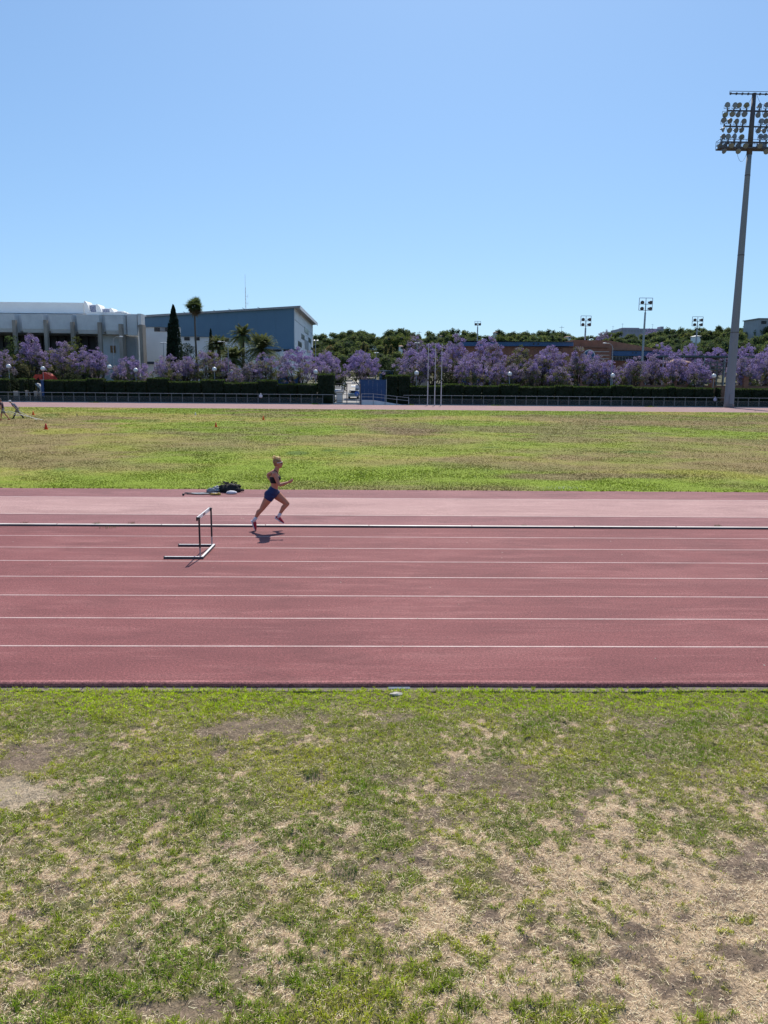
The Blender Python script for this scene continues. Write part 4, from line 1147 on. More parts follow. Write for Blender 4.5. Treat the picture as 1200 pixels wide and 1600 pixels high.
for k_ in range(4):
    for j in range(3): cb('window', 954 + k_ * 7.8, 960.6 + k_ * 7.8, 584.5 + j * 6, 589 + j * 6, 171.42, 171.49, M['glass'])
cb('window_frame', 1009, 1031, 584, 603, 171.5, 171.98, M['white_panel'])
for k_ in range(3):
    for j in range(3): cb('window', 1010.2 + k_ * 7, 1015.6 + k_ * 7, 585 + j * 6.2, 590 + j * 6.2, 171.42, 171.49, M['board_brown'] if k_ == 1 else M['glass'])
# low brick wall and piers
yb = 131
A = PY(985, 602, yb); B = PY(1260, 604.5, yb)
bw_ = empty('low_brick_wall', (A.x, yb, 0), 0, 'low brown brick wall with orange brick piers behind the right hand hedges', 'wall')
b = MB(); b.box(0, B.x - A.x, 0, .3, 0, A.z); b.build('wall', M['brick_roof'], bw_)
b = MB(); b.box(0, B.x - A.x, -.06, .36, A.z + .001, A.z + .09); b.build('coping', M['tile'], bw_)
for px, t_, w_ in ((1003, 592, 4), (1114, 592, 6), (1167, 588, 7), (1056, 593, 4), (1222, 590, 6)):
    P0, P1 = PY(px - w_ / 2, t_, yb - .2), PY(px + w_ / 2, t_, yb - .2)
    b = MB(); b.box(P0.x - A.x, P1.x - A.x, -.2, .5, 0, P0.z).box(P0.x - A.x - .08, P1.x - A.x + .08, -.28, .58, P0.z + .001, P0.z + .12); b.build('pier', M['brick'], bw_)
# canopy
yd = 160
A = PY(1038, 555, yd); B = PY(1262, 557.4, yd)
cn = empty('long_canopy', (A.x, yd, 0), 0, 'long thin dark green canopy roof between two rows of jacarandas on the right', 'canopy')
b = MB(); b.box(0, B.x - A.x, 0, 6, A.z - .35, A.z); b.build('roof', mat('canopy_green', (.10, .13, .14), (.07, .09, .10), .5, .7), cn)
for k_ in range(8):
    x = k_ * (B.x - A.x) / 7; b = MB(); b.box(x - .1, x + .1, .2, .4, 0, A.z - .36); b.build('column', M['galv'], cn)
o = empty('tiled_pavilion', (PY(1066, 570, 150).x, 150, 0), 0, 'small pavilion with a low terracotta tiled roof under the canopy', 'pavilion')
A = PY(1051, 566, 150); B = PY(1082, 566, 150); C_ = PY(1066, 560.5, 150); ox = o.location.x
b = MB(); z1, z2 = A.z, C_.z
xa, xb = A.x - ox, B.x - ox
b.add([(xa, 0, z1), (xb, 0, z1), (xb, 5, z1), (xa, 5, z1), (xa + 1.3, 2.5, z2), (xb - 1.3, 2.5, z2)], [(0, 1, 5, 4), (1, 2, 5), (2, 3, 4, 5), (3, 0, 4), (0, 3, 2, 1)]); b.build('roof', M['tile'], o)
b = MB(); b.box(xa + .4, xb - .4, .4, 4.6, -.2, z1 - .01); b.build('wall', M['brick'], o)
o = empty('stand_frame', (PY(1117, 570, 146).x, 146, 0), 0, 'pale framed stand with horizontal white bars beside the floodlight mast', 'stand'); ox = o.location.x
for t_ in (566, 571.5, 576):
    A, B = PY(1101, t_, 146), PY(1133, t_, 146); b = MB(); b.box(A.x - ox, B.x - ox, 0, .3, A.z - .2, A.z); b.build('bar', M['rail'], o)
for px in (1101, 1112, 1123, 1133):
    A = PY(px, 564, 146); b = MB(); b.box(A.x - ox - .12, A.x - ox + .12, .32, .56, 0, A.z); b.build('upright', M['rail'], o)
# ================================================================== FOLIAGE BUILDERS
def crown_mesh(name, clumps, per, size, cols, m, flat=.75, inner=.25):
    """clumps: (x,y,z,r) ; leaf faces spread mostly over each clump's shell"""
    P, Cc = [], []
    for (x, y, z, r, ci) in clumps:
        n = max(6, int(per * r * r))
        d = rng.normal(0, 1, (n, 3)); d /= np.linalg.norm(d, axis=1, keepdims=True)
        rad = r * (1 - inner * rng.rand(n, 1) ** 1.5)
        q = d * rad * np.array([1, 1, flat]) + np.array([x, y, z]) + rng.normal(0, r * .08, (n, 3))
        P.append(q)
        base = np.array(cols[ci]) * (1 + (rng.rand() - .5) * .35)
        Cc.append(hsv_var(base, n, .3, .10))
    return np.concatenate(P), np.concatenate(Cc)
def trunk_mb(H, r, limbs, lean=(0, 0)):
    b = MB()
    top = Vector((lean[0], lean[1], H))
    b.tube([(0, 0, -.4), (lean[0] * .3, lean[1] * .3, H * .5), top], [r, r * .8, r * .62], 8)
    for L in limbs:
        e = Vector(L[:3]); mid = top.lerp(e, .5) + Vector((random.uniform(-.2, .2), random.uniform(-.2, .2), -.12 * (e - top).length))
        b.tube([top - Vector((0, 0, .1)), mid, e], [r * .5, r * .34, r * .12], 6)
        for k in range(2):
            e2 = mid.lerp(e, .6) + Vector((random.uniform(-1, 1), random.uniform(-1, 1), random.uniform(.2, 1))) * (e - top).length * .28
            b.tube([mid, mid.lerp(e2, .6) + Vector((0, 0, -.05)), e2], [r * .24, r * .15, r * .05], 5)
    return b
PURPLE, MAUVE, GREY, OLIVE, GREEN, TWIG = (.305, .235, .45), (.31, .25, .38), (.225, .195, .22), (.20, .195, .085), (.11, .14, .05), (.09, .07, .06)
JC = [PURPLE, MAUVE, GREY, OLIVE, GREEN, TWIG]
def jacaranda(cx, top, hw, Y, label, mix=(.5, .2, .15, .1, .05), base_gap=.36, nclump=None, group='jacaranda trees behind the hedges', sparse=1.0, name='jacaranda_tree'):
    q = PY(cx, top, Y); pxm = Y / 1200.0
    W = hw * pxm * 1.02; zg = float(terrain(q.x, Y)); H = q.z - zg
    o = empty(name, (q.x, Y, zg), 0, label, 'tree', group)
    clear = H * base_gap
    nclump = nclump or int(50 + W * 42)
    cl = []
    D = min(W, 4.5)
    cum = np.cumsum(mix) / sum(mix)
    while len(cl) < nclump:
        u = Vector((random.gauss(0, 1), random.gauss(0, 1), random.gauss(0, 1))).normalized() * random.random() ** .33
        ang = math.atan2(u.y, u.x)
        ir = 1 + .16 * math.sin(ang * 3 + cx) + .1 * math.sin(ang * 5 + cx * 2)
        x = u.x * W * .9 * ir; y = u.y * D * .9; zz = u.z
        z = clear + (H - clear) * (.5 + .5 * zz) * (1 - .28 * (abs(u.x) ** 2))
        if zz < -.45 and random.random() < .35: continue
        r = random.uniform(.22, .50) * (1 if W > 2.2 else .8)
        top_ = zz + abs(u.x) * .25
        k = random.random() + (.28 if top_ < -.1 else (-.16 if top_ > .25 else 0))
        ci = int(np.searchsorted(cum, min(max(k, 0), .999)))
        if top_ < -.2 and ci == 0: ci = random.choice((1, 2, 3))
        z = min(z, H - r * .5)
        cl.append((x, y, z, r, ci))
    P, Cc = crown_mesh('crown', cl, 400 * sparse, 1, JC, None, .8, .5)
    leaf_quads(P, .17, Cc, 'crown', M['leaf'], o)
    limbs = []
    for c in random.sample(cl, min(9, len(cl))): limbs.append((c[0] * .85, c[1] * .85, c[2]))
    trunk_mb(max(.9, clear * .62), .17 + W * .022, limbs, (random.uniform(-.2, .2), 0)).build('trunk', M['bark'], o, True)
    return o
full = (.46, .2, .18, .10, .06); mixd = (.24, .22, .24, .22, .08); grn = (.03, .10, .15, .42, .30); pale = (.10, .30, .34, .20, .06); mv = (.22, .36, .26, .12, .04)
J = [
 (2, 549, 20, 132, pale, 'pale greyish jacaranda at the extreme left edge above the hedge'),
 (47, 525, 19, 138, mv, 'tall purple jacaranda rising beside the far left street lamp'),
 (97, 538, 30, 133, mixd, 'left of two overlapping purple jacarandas in front of the concrete hall'),
 (142, 543, 27, 136, full, 'spreading purple jacaranda left of the notice board on the concrete hall'),
 (201, 560, 28, 131, full, 'low round purple jacaranda below the right corner of the concrete hall'),
 (262, 556, 24, 131, pale, 'pale sparse jacaranda at the foot of the tall cypress'),
 (292, 560, 20, 134, mv, 'mauve jacaranda just right of the tall cypress'),
 (322, 549, 24, 133, (.06, .2, .2, .4, .14), 'olive leaved jacaranda under the tall fan palm'),
 (352, 563, 22, 136, mixd, 'purple tinged jacaranda right of the small cypress'),
 (367, 575, 13, 131, pale, 'smallest bare looking jacaranda in front of the low white wall'),
 (392, 570, 18, 131, pale, 'thin pale jacaranda with open branches before the low white wall'),
 (416, 553, 26, 134, (.10, .18, .22, .4, .10), 'olive and grey jacaranda beneath the date palms'),
 (466, 547, 39, 131, full, 'broad bright purple jacaranda in front of the gable of the grey building'),
 (508, 551, 26, 137, full, 'purple jacaranda behind the tall hedge left of the street opening'),
 (566, 552, 27, 142, (.5, .2, .1, .15, .05), 'round topped purple jacaranda standing over the street behind the blue gate'),
 (646, 548, 27, 133, mv, 'purple jacaranda left of the three flagpoles'),
 (678, 538, 30, 136, (.36, .22, .18, .18, .06), 'wide purple jacaranda directly behind the three flagpoles'),
 (712, 526, 22, 140, full, 'tallest purple jacaranda just right of the flagpoles'),
 (738, 555, 29, 131, full, 'low bright purple jacaranda at the left end of the brick building'),
 (764, 528, 27, 143, full, 'tall purple jacaranda hiding the left part of the blue band'),
 (781, 565, 17, 131, mv, 'small mauve jacaranda beside the globe lamp in the middle right'),
 (812, 543, 22, 138, grn, 'green leaved jacaranda without flowers in front of the blue band'),
 (830, 567, 18, 132, (.08, .2, .3, .34, .08), 'small greyish green jacaranda over the blue door'),
 (862, 541, 28, 139, full, 'purple jacaranda below the right end of the blue band'),
 (874, 576, 21, 131, (.10, .22, .2, .4, .08), 'low yellowish green jacaranda with few flowers in front of the brick building'),
 (848, 552, 20, 136, mixd, 'mauve jacaranda filling the gap between the green and the purple crowns'),
 (926, 552, 20, 141, mixd, 'greyish mauve jacaranda standing right in front of the round blue window'),
 (801, 572, 18, 133, mixd, 'low mixed green and mauve jacaranda right of the middle globe lamp'),
 (976, 572, 15, 136, mixd, 'low greyish jacaranda right of the curved street lamp'),
 (906, 546, 22, 135, mixd, 'dark trunked mauve jacaranda beside the round blue window'),
 (935, 566, 19, 132, mv, 'small mauve jacaranda under the white striped brick block'),
 (953, 565, 15, 131, (.5, .25, .15, .05, .05), 'narrow purple jacaranda beside the curved street lamp'),
 (994, 560, 20, 132, (.06, .28, .3, .3, .06), 'pale green and mauve jacaranda before the sloping brick gable'),
 (1022, 556, 15, 134, mv, 'slim mauve jacaranda in front of the pale framed window'),
 (1054, 558, 24, 132, full, 'purple jacaranda with forked black trunk right of the brick building'),
 (1091, 566, 22, 131, (.5, .25, .15, .06, .04), 'purple jacaranda left of the right hand globe lamp'),
 (1036, 539, 24, 168, (.7, .2, .1, 0, 0), 'deep purple jacaranda in the back row next to the gable roof'),
 (1078, 541, 28, 168, (.7, .2, .1, 0, 0), 'deep purple jacaranda in the back row left of the big mast'),
 (1121, 543, 20, 168, (.7, .2, .1, 0, 0), 'deep purple jacaranda in the back row just left of the big mast'),
 (1166, 541, 22, 168, (.7, .2, .1, 0, 0), 'deep purple jacaranda in the back row right of the big mast'),
 (1203, 543, 24, 170, (.7, .2, .1, 0, 0), 'deep purple jacaranda in the back row at the right edge'),
 (1163, 560, 21, 133, (.35, .3, .25, .06, .04), 'mauve jacaranda with slanting branches right of the big mast'),
 (1196, 554, 26, 135, full, 'bright purple jacaranda at the right edge in the front row'),
 (1240, 558, 28, 133, full, 'purple jacaranda beyond the right edge of the hedge row'),
 (-32, 548, 28, 134, full, 'purple jacaranda beyond the left edge of the hedge row'),
]
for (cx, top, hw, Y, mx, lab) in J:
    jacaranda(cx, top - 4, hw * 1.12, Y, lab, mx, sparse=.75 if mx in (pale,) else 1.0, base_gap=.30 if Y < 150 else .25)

def bushy(cx, top, hw, Y, label, col, name='broadleaf_tree', size=.24, gap=.12, flat=.8, group=None, cat='tree', per=150):
    q = PY(cx, top, Y); W = hw * Y / 1200; zg = float(terrain(q.x, Y)); H = q.z - zg
    o = empty(name, (q.x, Y, zg), 0, label, cat, group)
    cl = []; D = min(W, 4)
    for i in range(int(26 + 16 * W)):
        u = Vector((random.gauss(0, 1), random.gauss(0, 1), random.gauss(0, 1))).normalized() * random.random() ** .4
        r = random.uniform(.4, .85)
        cl.append((u.x * W * .85, u.y * D * .85, min(H * gap + H * (1 - gap) * (.5 + .5 * u.z) * (1 - .2 * u.x ** 2), H - r * .6), r, random.choice((0, 0, 1, 2))))
    P, Cc = crown_mesh('crown', cl, per, 1, [col, tuple(c * 1.35 for c in col), tuple(c * .7 for c in col)], None, flat, .4)
    leaf_quads(P, size, Cc, 'crown', M['leaf'], o)
    trunk_mb(H * max(gap, .25), .2, [(c[0] * .7, c[1] * .7, c[2]) for c in random.sample(cl, 5)]).build('trunk', M['bark'], o, True)
    return o
bushy(16, 520, 25, 143, 'rounded dark green tree in front of the left columns of the concrete hall', (.06, .09, .03))
bushy(113, 523, 31, 143, 'domed olive green tree standing before the dark recess of the concrete hall', (.115, .135, .035))
bushy(28, 556, 20, 136, 'yellowish olive bush above the left play area', (.14, .14, .035))
bushy(75, 540, 14, 140, 'olive shrub between the purple trees in front of the hall', (.10, .11, .035))
bushy(38, 570, 18, 134, 'grey green bush behind the red awning', (.12, .12, .06))
bushy(293, 532, 16, 146, 'dark evergreen bush at the right foot of the tall cypress', (.028, .045, .022), size=.2)
bushy(110, 578, 16, 129, 'dark shrub under the spreading jacarandas behind the hedge', (.035, .045, .022), gap=.02)
bushy(15, 585, 22, 129, 'dark shrub beneath the leftmost globe lamp', (.03, .045, .022), gap=.02)
bushy(610, 566, 22, 170, 'dark green bush beside the blue shed', (.05, .075, .03), gap=.05)
bushy(640, 575, 18, 150, 'low green bush behind the tall right hedge', (.06, .08, .03), gap=.05)
bushy(530, 565, 16, 160, 'dark bush behind the street cars on the left', (.05, .07, .03), gap=.05)
bushy(700, 580, 18, 129, 'dark shrub under the tallest jacaranda', (.04, .05, .025), gap=.02)
bushy(270, 580, 24, 134, 'dark shrub under the pale jacaranda by the cypress', (.03, .04, .022), gap=.02)

# cypresses
def cypress(cx, top, hw, Y, label):
    q = PY(cx, top, Y); W = hw * Y / 1200; zg = float(terrain(q.x, Y)); H = q.z - zg
    o = empty('cypress_tree', (q.x, Y, zg), 0, label, 'tree', 'cypresses before the grey building')
    n = int(5200 * W)
    t = rng.rand(n) ** .85
    prof = np.interp(t, [0, .12, .35, .6, .8, .93, 1], [.75, .95, 1, .78, .52, .28, .05])
    a = rng.uniform(0, 6.283, n); lump = 1 + .22 * (fbm(a * 1.3 + 3, t * H * .9, 1.3, 3, 9) - .5) * 2 
    rad = W * prof * lump * (1 - .3 * rng.rand(n) ** 2)
    P = np.stack([rad * np.cos(a), rad * np.sin(a), .5 + t * (H - .5)], 1)
    Cc = hsv_var((.030, .050, .030), n, .45, .12)
    leaf_quads(P, .26, Cc, 'crown', M['leaf'], o)
    b = MB(); b.tube([(0, 0, -.3), (0, 0, H * .9)], [.22, .04], 8); b.build('trunk', M['bark'], o)
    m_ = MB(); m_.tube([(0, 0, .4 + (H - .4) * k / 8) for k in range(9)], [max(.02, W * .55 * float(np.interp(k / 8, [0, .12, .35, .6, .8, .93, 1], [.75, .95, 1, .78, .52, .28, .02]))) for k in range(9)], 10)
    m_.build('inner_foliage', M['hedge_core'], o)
cypress(270.5, 476, 12.5, 150, 'tallest dark columnar cypress in front of the grey building')
cypress(263.5, 505, 5.5, 149.2, 'slim dark cypress spire fused against the left of the tallest cypress')
cypress(329, 514, 5.2, 148, 'small pointed dark cypress between the fan palm and the date palms')

# palms
def date_palm(cx, crown_y, rpx, Y, label, nf=90):
    q = PY(cx, crown_y, Y); zg = float(terrain(q.x, Y)); H = q.z - zg; L = rpx * Y / 1200 * 1.45
    o = empty('date_palm', (q.x, Y, zg), 0, label, 'palm tree', 'date palms before the grey building')
    b = MB(); b.tube([(0, 0, -.3), (.05, 0, H * .5), (0, 0, H)], [.34, .28, .32], 10); b.build('trunk', M['palm_bark'], o, True)
    V, F, Cc = [], [], []
    for k in range(nf):
        a = random.uniform(0, 6.283); el = random.uniform(-.35, 1.35); c0 = np.array((.13, .15, .055)) * random.uniform(.6, 1.5)
        l = L * random.uniform(.8, 1.1); pts = []
        for i in range(9):
            t = i / 8; e_ = el - 1.15 * t * t; 
            hor = l * t * math.cos(el * .9) * (1 - .1 * t); ver = l * (math.sin(el) * t - .55 * t * t * (1.1 - el * .3))
            pts.append(Vector((math.cos(a) * hor, math.sin(a) * hor, H + ver)))
        for i in range(1, 9):
            p0, p1 = pts[i - 1], pts[i]; tdir = (p1 - p0).normalized(); side = tdir.cross(Vector((0, 0, 1))).normalized()
            for s in (-1, 1):
                for h_ in (0, .5):
                    p = p0.lerp(p1, h_); ll = .62 * math.sin(math.pi * min(.92, .1 + i / 9)) * L / 3.2
                    tip = p + side * s * ll * .8 + tdir * ll * .55 + Vector((0, 0, -.12 * ll + random.uniform(-.06, .1)))
                    n0 = len(V); w = tdir * .10
                    V += [p - w, p + w, tip]; F.append((n0, n0 + 1, n0 + 2)); Cc += [c0 * random.uniform(.7, 1.3)] * 3
    np_mesh('fronds', np.array([tuple(v) for v in V]), np.array(F), np.clip(np.array(Cc), 0, .9), M['leaf'], o)
    b = MB(); b.sphere((0, 0, H - .1), .42, 8, 6, (1, 1, 1.1)); b.build('crown_heart', M['palm_bark'], o)
date_palm(379, 525, 21, 146, 'highest date palm in the centre of the palm group')
date_palm(342, 542, 21, 146, 'left date palm behind the small cypress')
date_palm(408, 546, 30, 140, 'largest date palm on the right of the group', 110)
date_palm(366, 562, 27, 141, 'lowest date palm in front of the group', 100)
q = PY(304, 478, 148)
o = empty('fan_palm', (q.x, 148, 0), 0, 'tall slender fan palm with a ragged round crown above the grey roof', 'palm tree'); H = q.z
b = MB(); b.tube([(0, 0, -.3), (.05, 0, H * .4), (-.05, 0, H * .8), (0, 0, H)], [.28, .2, .16, .18], 9); b.build('trunk', M['palm_bark'], o, True)
V, F, Cc = [], [], []
for k in range(95):
    a = random.uniform(0, 6.283); el = math.asin(random.uniform(-.95, 1)); l = random.uniform(1.7, 2.4) * (1 if el > -.3 else .85)
    d = Vector((math.cos(a) * math.cos(el), math.sin(a) * math.cos(el), math.sin(el))); c0 = Vector((0, 0, H)) + d * l * random.uniform(.1, .55) + Vector((0, 0, -.1))
    dead_ = el < -.4; base_c = np.array((.16, .12, .07) if dead_ else (.11, .145, .05)) * random.uniform(.7, 1.4)
    u = d.cross(Vector((0, 0, 1))).normalized(); 
    tilt = random.uniform(-.7, .7); nrm = (u * math.cos(tilt) + d.cross(u) * math.sin(tilt)).normalized()
    for j in range(13):
        b_ = (j - 6) / 6 * 1.35; tip = c0 + (d * math.cos(b_) + nrm * math.sin(b_)) * l * .58 + Vector((0, 0, -.22 * abs(b_) - random.uniform(0, .15)))
        perp = (d * -math.sin(b_) + nrm * math.cos(b_)) * .075; mid = c0.lerp(tip, .5)
        n0 = len(V); V += [c0, mid - perp, tip, mid + perp]; F.append((n0, n0 + 1, n0 + 2, n0 + 3)); Cc += [base_c] * 4
np_mesh('fronds', np.array([tuple(v) for v in V]), np.array(F), np.clip(np.array(Cc), 0, .9), M['leaf'], o)
b = MB()
for k in range(70):
    a = random.uniform(0, 6.283); z0 = H - random.uniform(.0, 1.0); r_ = .17
    b.bar((math.cos(a) * r_, math.sin(a) * r_, z0), (math.cos(a) * (r_ + .28), math.sin(a) * (r_ + .28), z0 - random.uniform(.7, 1.5)), .09, .02)
b.build('dead_skirt', mat('dead_fronds', (.20, .145, .09), (.12, .085, .05), 3, .9), o)

# ================================================================== HILLSIDE WOOD
PINE = [(.125, .160, .054), (.165, .20, .062), (.085, .12, .050)]
variants = []
def pine_variant(k, cols, rw, H):
    cl = []
    n = 17 + k % 3 * 5
    for i in range(n):
        a = random.uniform(0, 6.283); rr_ = rw * math.sqrt(random.random()) * .8
        zt = H * (.62 + .3 * (1 - (rr_ / rw) ** 2)) - random.uniform(0, H * .38)
        cl.append((math.cos(a) * rr_, math.sin(a) * rr_, zt, random.uniform(.95, 1.7), random.choice((0, 0, 1, 2))))
    P, Cc = crown_mesh('crown', cl, 75, 1, cols, None, .78, .22)
    P = P[P[:, 2] > .5][:4500]; Cc = Cc[:len(P)]
    tmp = leaf_quads(P, .46, Cc, 'crown', M['leaf'])
    me = tmp.data; top = P[:, 2].max(); bpy.data.objects.remove(tmp)
    tm = trunk_mb(H * .55, .24, [(c[0] * .8, c[1] * .8, c[2]) for c in cl[:5]]).mesh('trunk'); tm.materials.append(M['bark'])
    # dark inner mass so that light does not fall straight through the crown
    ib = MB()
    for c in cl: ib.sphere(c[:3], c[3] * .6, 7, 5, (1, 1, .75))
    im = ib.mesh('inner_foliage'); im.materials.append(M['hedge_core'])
    return me, tm, im, float(top), rw
V_pine = [pine_variant(k, PINE, 3.9, 9.5) for k in range(6)]
V_light = [pine_variant(k, [(.15, .185, .045), (.18, .20, .06), (.11, .14, .04)], 3.4, 8.5) for k in range(3)]
V_brown = [pine_variant(k, [(.19, .16, .065), (.22, .18, .07), (.14, .125, .05)], 3.0, 9) for k in range(2)]
V_conif = []
for k in range(2):
    cl = [(random.uniform(-.5, .5) * (1 - t), random.uniform(-.5, .5) * (1 - t), 1.5 + t * 9, 1.75 * (1 - t) + .3, random.choice((0, 1, 2))) for t in [i / 12 for i in range(12)]]
    P, Cc = crown_mesh('crown', cl, 110, 1, [(.18, .17, .06), (.21, .19, .07), (.13, .13, .05)], None, .9, .2)
    tmp = leaf_quads(P, .42, Cc, 'crown', M['leaf']); me = tmp.data; bpy.data.objects.remove(tmp)
    tm = MB().tube([(0, 0, -.4), (0, 0, 9)], [.2, .05], 6).mesh('trunk'); tm.materials.append(M['bark'])
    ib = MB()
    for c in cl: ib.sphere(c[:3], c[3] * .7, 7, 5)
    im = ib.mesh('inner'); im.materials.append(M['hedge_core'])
    V_conif.append((me, tm, im, 10.8, 1.8))
area_names = [(530, 'beside the grey gable'), (620, 'above the street opening'), (720, 'above the flagpoles'), (860, 'above the blue band'),
              (960, 'above the brick gable'), (1075, 'below the distant building'), (1160, 'left of the big mast'), (9999, 'at the right end')]
HT = []
def hill_tree(px, pyt, Y, V, wfac, kind_word, name='pine_tree'):
    q = PY(px, pyt, Y); zg = float(terrain(q.x, Y)); me, tm, im, top, rw = random.choice(V)
    Hh = q.z - zg
    if Hh < 3: zg = q.z - 5; Hh = 5
    Hh_use = min(Hh, 13); zb = q.z - Hh_use
    sz = Hh_use / top; sxy = wfac * random.uniform(.85, 1.15)
    ar = next(a for l, a in area_names if px < l); row = 'far' if Y > 300 else ('middle' if Y > 235 else 'near')
    o = empty(name, (q.x, Y, zb), random.uniform(0, 6.28), None, 'tree', f'{kind_word}s {ar}, {row} row'); o['_k'] = kind_word; o['_a'] = ar; o['_r'] = row; HT.append(o)
    o.scale = (sxy, sxy, sz)
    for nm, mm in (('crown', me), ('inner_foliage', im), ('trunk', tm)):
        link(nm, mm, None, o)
    return o
sky_x = [495, 508, 520, 532, 545, 558, 570, 582, 592, 600, 612, 625, 638, 650, 658, 672, 690, 706, 722, 735, 750, 765, 780, 795, 810, 825, 850, 872, 888, 900, 915, 935, 950, 965, 985, 1010, 1030, 1045, 1060, 1080, 1100, 1120, 1140, 1160, 1180, 1195, 1215, 1245]
sky_y = [522, 520, 518, 517, 515.5, 516, 514.5, 518, 526, 522, 512, 511, 514, 523, 522, 516, 516, 512, 513, 517, 522, 523, 513, 519, 516, 516, 514, 514, 519, 524, 524, 523, 518, 518, 521, 520, 516, 511, 509, 511, 510, 507, 510, 508, 507, 503, 502, 503]
for px, py in zip(sky_x, sky_y):
    hill_tree(px + random.uniform(-2, 2), py + random.uniform(-.5, 1.5), random.uniform(322, 350), V_pine, .95 if not (590 <= px <= 605 or 650 <= px <= 658) else .7, 'dark green pine')
px = 490
while px < 1260:
    y0 = float(np.interp(px, sky_x, sky_y))
    light = (600 < px < 720 and random.random() < .55) or random.random() < .12 or (780 < px < 860 and random.random() < .5)
    hill_tree(px, y0 + random.uniform(6, 12), random.uniform(290, 312), V_light if light else V_pine, .95, 'light olive green tree' if light else 'dark green pine', 'broadleaf_tree' if light else 'pine_tree')
    px += random.uniform(10, 15)
px = 492
while px < 1260:
    y0 = float(np.interp(px, sky_x, sky_y))
    vv_ = V_brown if (px < 530 and random.random() < .5) else V_pine
    hill_tree(px, y0 + random.uniform(15, 23), random.uniform(240, 270), vv_, 1.0, 'brownish pine' if vv_ is V_brown else 'dark green pine')
    px += random.uniform(13, 19)
px = 492
while px < 700:
    hill_tree(px, random.uniform(546, 556), random.uniform(198, 225), V_pine if random.random() < .7 else V_light, .8, 'dark green pine'); px += random.uniform(13, 18)
px = 960
while px < 1260:
    hill_tree(px, random.uniform(530, 538), random.uniform(205, 228), V_pine, .9, 'dark green pine'); px += random.uniform(14, 20)
for px, py, Y in ((568, 531, 236), (574, 537, 233), (582, 544, 231), (603, 536, 236), (611, 535, 234), (616, 541, 231)):
    hill_tree(px, py, Y, V_conif, 1.0, 'yellowish brown conifer', 'conifer_tree')
for px, py, Y, w_ in ((613, 525, 262, 1.2), (632, 524, 262, 1.1), (640, 527, 258, 1.0), (592, 530, 270, .8)):
    hill_tree(px, py, Y, V_light, w_, 'bright green rounded tree', 'broadleaf_tree')
_g = {}
for o in HT: _g.setdefault((o['_k'], o['_a'], o['_r']), []).append(o)
for (kw, ar, row), os_ in _g.items():
    os_.sort(key=lambda q: q.location.x / q.location.y)
    for i, o in enumerate(os_):
        o['label'] = f"{row} row {kw}{'' if len(os_) == 1 else ', ' + names_ord[min(i, 19)] + ' from left,'} {ar}"
        for k_ in ('_k', '_a', '_r'): del o[k_]
jacaranda(648, 521, 20, 205, 'faded purple jacaranda higher up the hill above the flagpoles', pale, base_gap=.2, group=None)
jacaranda(945, 515, 18, 300, 'pale lilac tree on the ridge right of the twin floodlight', (.1, .5, .4, 0, 0), base_gap=.1, group=None)
jacaranda(1018, 512, 20, 420, 'distant purple tree in front of the pale distant building', (.4, .4, .2, 0, 0), base_gap=.1, group=None)

# hillside houses
def house(px0, px1, pyt, pyb, Y, m, label, roofm=None):
    A, B = PY(px0, pyt, Y), PY(px1, pyb, Y)
    o = empty('hillside_house', (A.x, Y, 0), 0, label, 'house')
    w = B.x - A.x; h = A.z - B.z
    b = MB(); b.box(0, w, 0, 6, B.z - 1.5, A.z); b.build('wall', m, o)
    b = MB(); b.add([(-.3, -.3, A.z + .002), (w + .3, -.3, A.z + .002), (w + .3, 6.3, A.z + .002), (-.3, 6.3, A.z + .002), (w * .2, 3, A.z + h * .35), (w * .8, 3, A.z + h * .35)], [(0, 1, 5, 4), (1, 2, 5), (2, 3, 4, 5), (3, 0, 4), (0, 3, 2, 1)])
    b.build('roof', roofm or M['tile'], o)
    for k in range(max(1, int(w / 1.6))):
        x = .4 + k * 1.6; f = MB().box(x, x + .8, -.06, -.002, A.z - h * .7, A.z - h * .25).build('window', M['glass'], o)
    return o
house(597, 603, 537, 545, 275, M['white_wall'], 'small white house between the yellowish conifers on the hill', M['white_wall'])
house(624, 629, 541, 547, 250, M['white_wall'], 'tiny white house above the left jacaranda by the flagpoles')
house(688, 690.5, 524.5, 528, 300, M['render_cream'], 'tiny cream house on the hill above the flagpoles')
house(774, 777, 519, 523, 318, M['render_cream'], 'tiny cream house on the ridge right of the small floodlight')
house(869, 874, 526, 530, 312, M['render_cream'], 'cream house with red roof on the ridge above the right end of the blue band')
house(887, 892, 526, 530, 312, M['white_wall'], 'white house on the ridge left of the twin floodlight')
house(1091.5, 1094.5, 525, 530, 248, M['white_wall'], 'slim white gabled house among the pines left of the big mast', M['white_wall'])
A, B = PY(971, 513, 560), PY(1037, 525, 560)
o = empty('distant_building', (A.x, 560, 0), 0, 'long pale mauve building with a flat roof on the skyline', 'building'); w = B.x - A.x
b = MB(); b.box(0, w, 0, 25, 10, A.z); b.build('wall', M['haze_wall'], o)
b = MB(); b.box(w * .06, w * .45, 3, 12, A.z + .001, A.z + .7).box(w * .93, w, 1, 8, A.z + .001, A.z + 1.6); b.build('roof_structure', M['haze_wall'], o)
for k in range(14):
    b = MB(); b.box(w * (k + .25) / 14, w * (k + .7) / 14, -.15, -.01, A.z - 2.2, A.z - 1.0); b.build('window', M['roof_metal'], o)
A, B = PY(1186, 497, 300), PY(1262, 512, 300)
o = empty('ridge_building', (A.x, 300, 0), 0, 'dark flat roofed block on the ridge at the right edge', 'building')
b = MB(); b.box(0, B.x - A.x, 0, 12, 5, A.z - .3); b.build('wall', M['concrete_dark'], o)
b = MB(); b.box(-.4, B.x - A.x + .4, -.4, 12.4, A.z - .299, A.z); b.build('roof', M['roof_metal'], o)
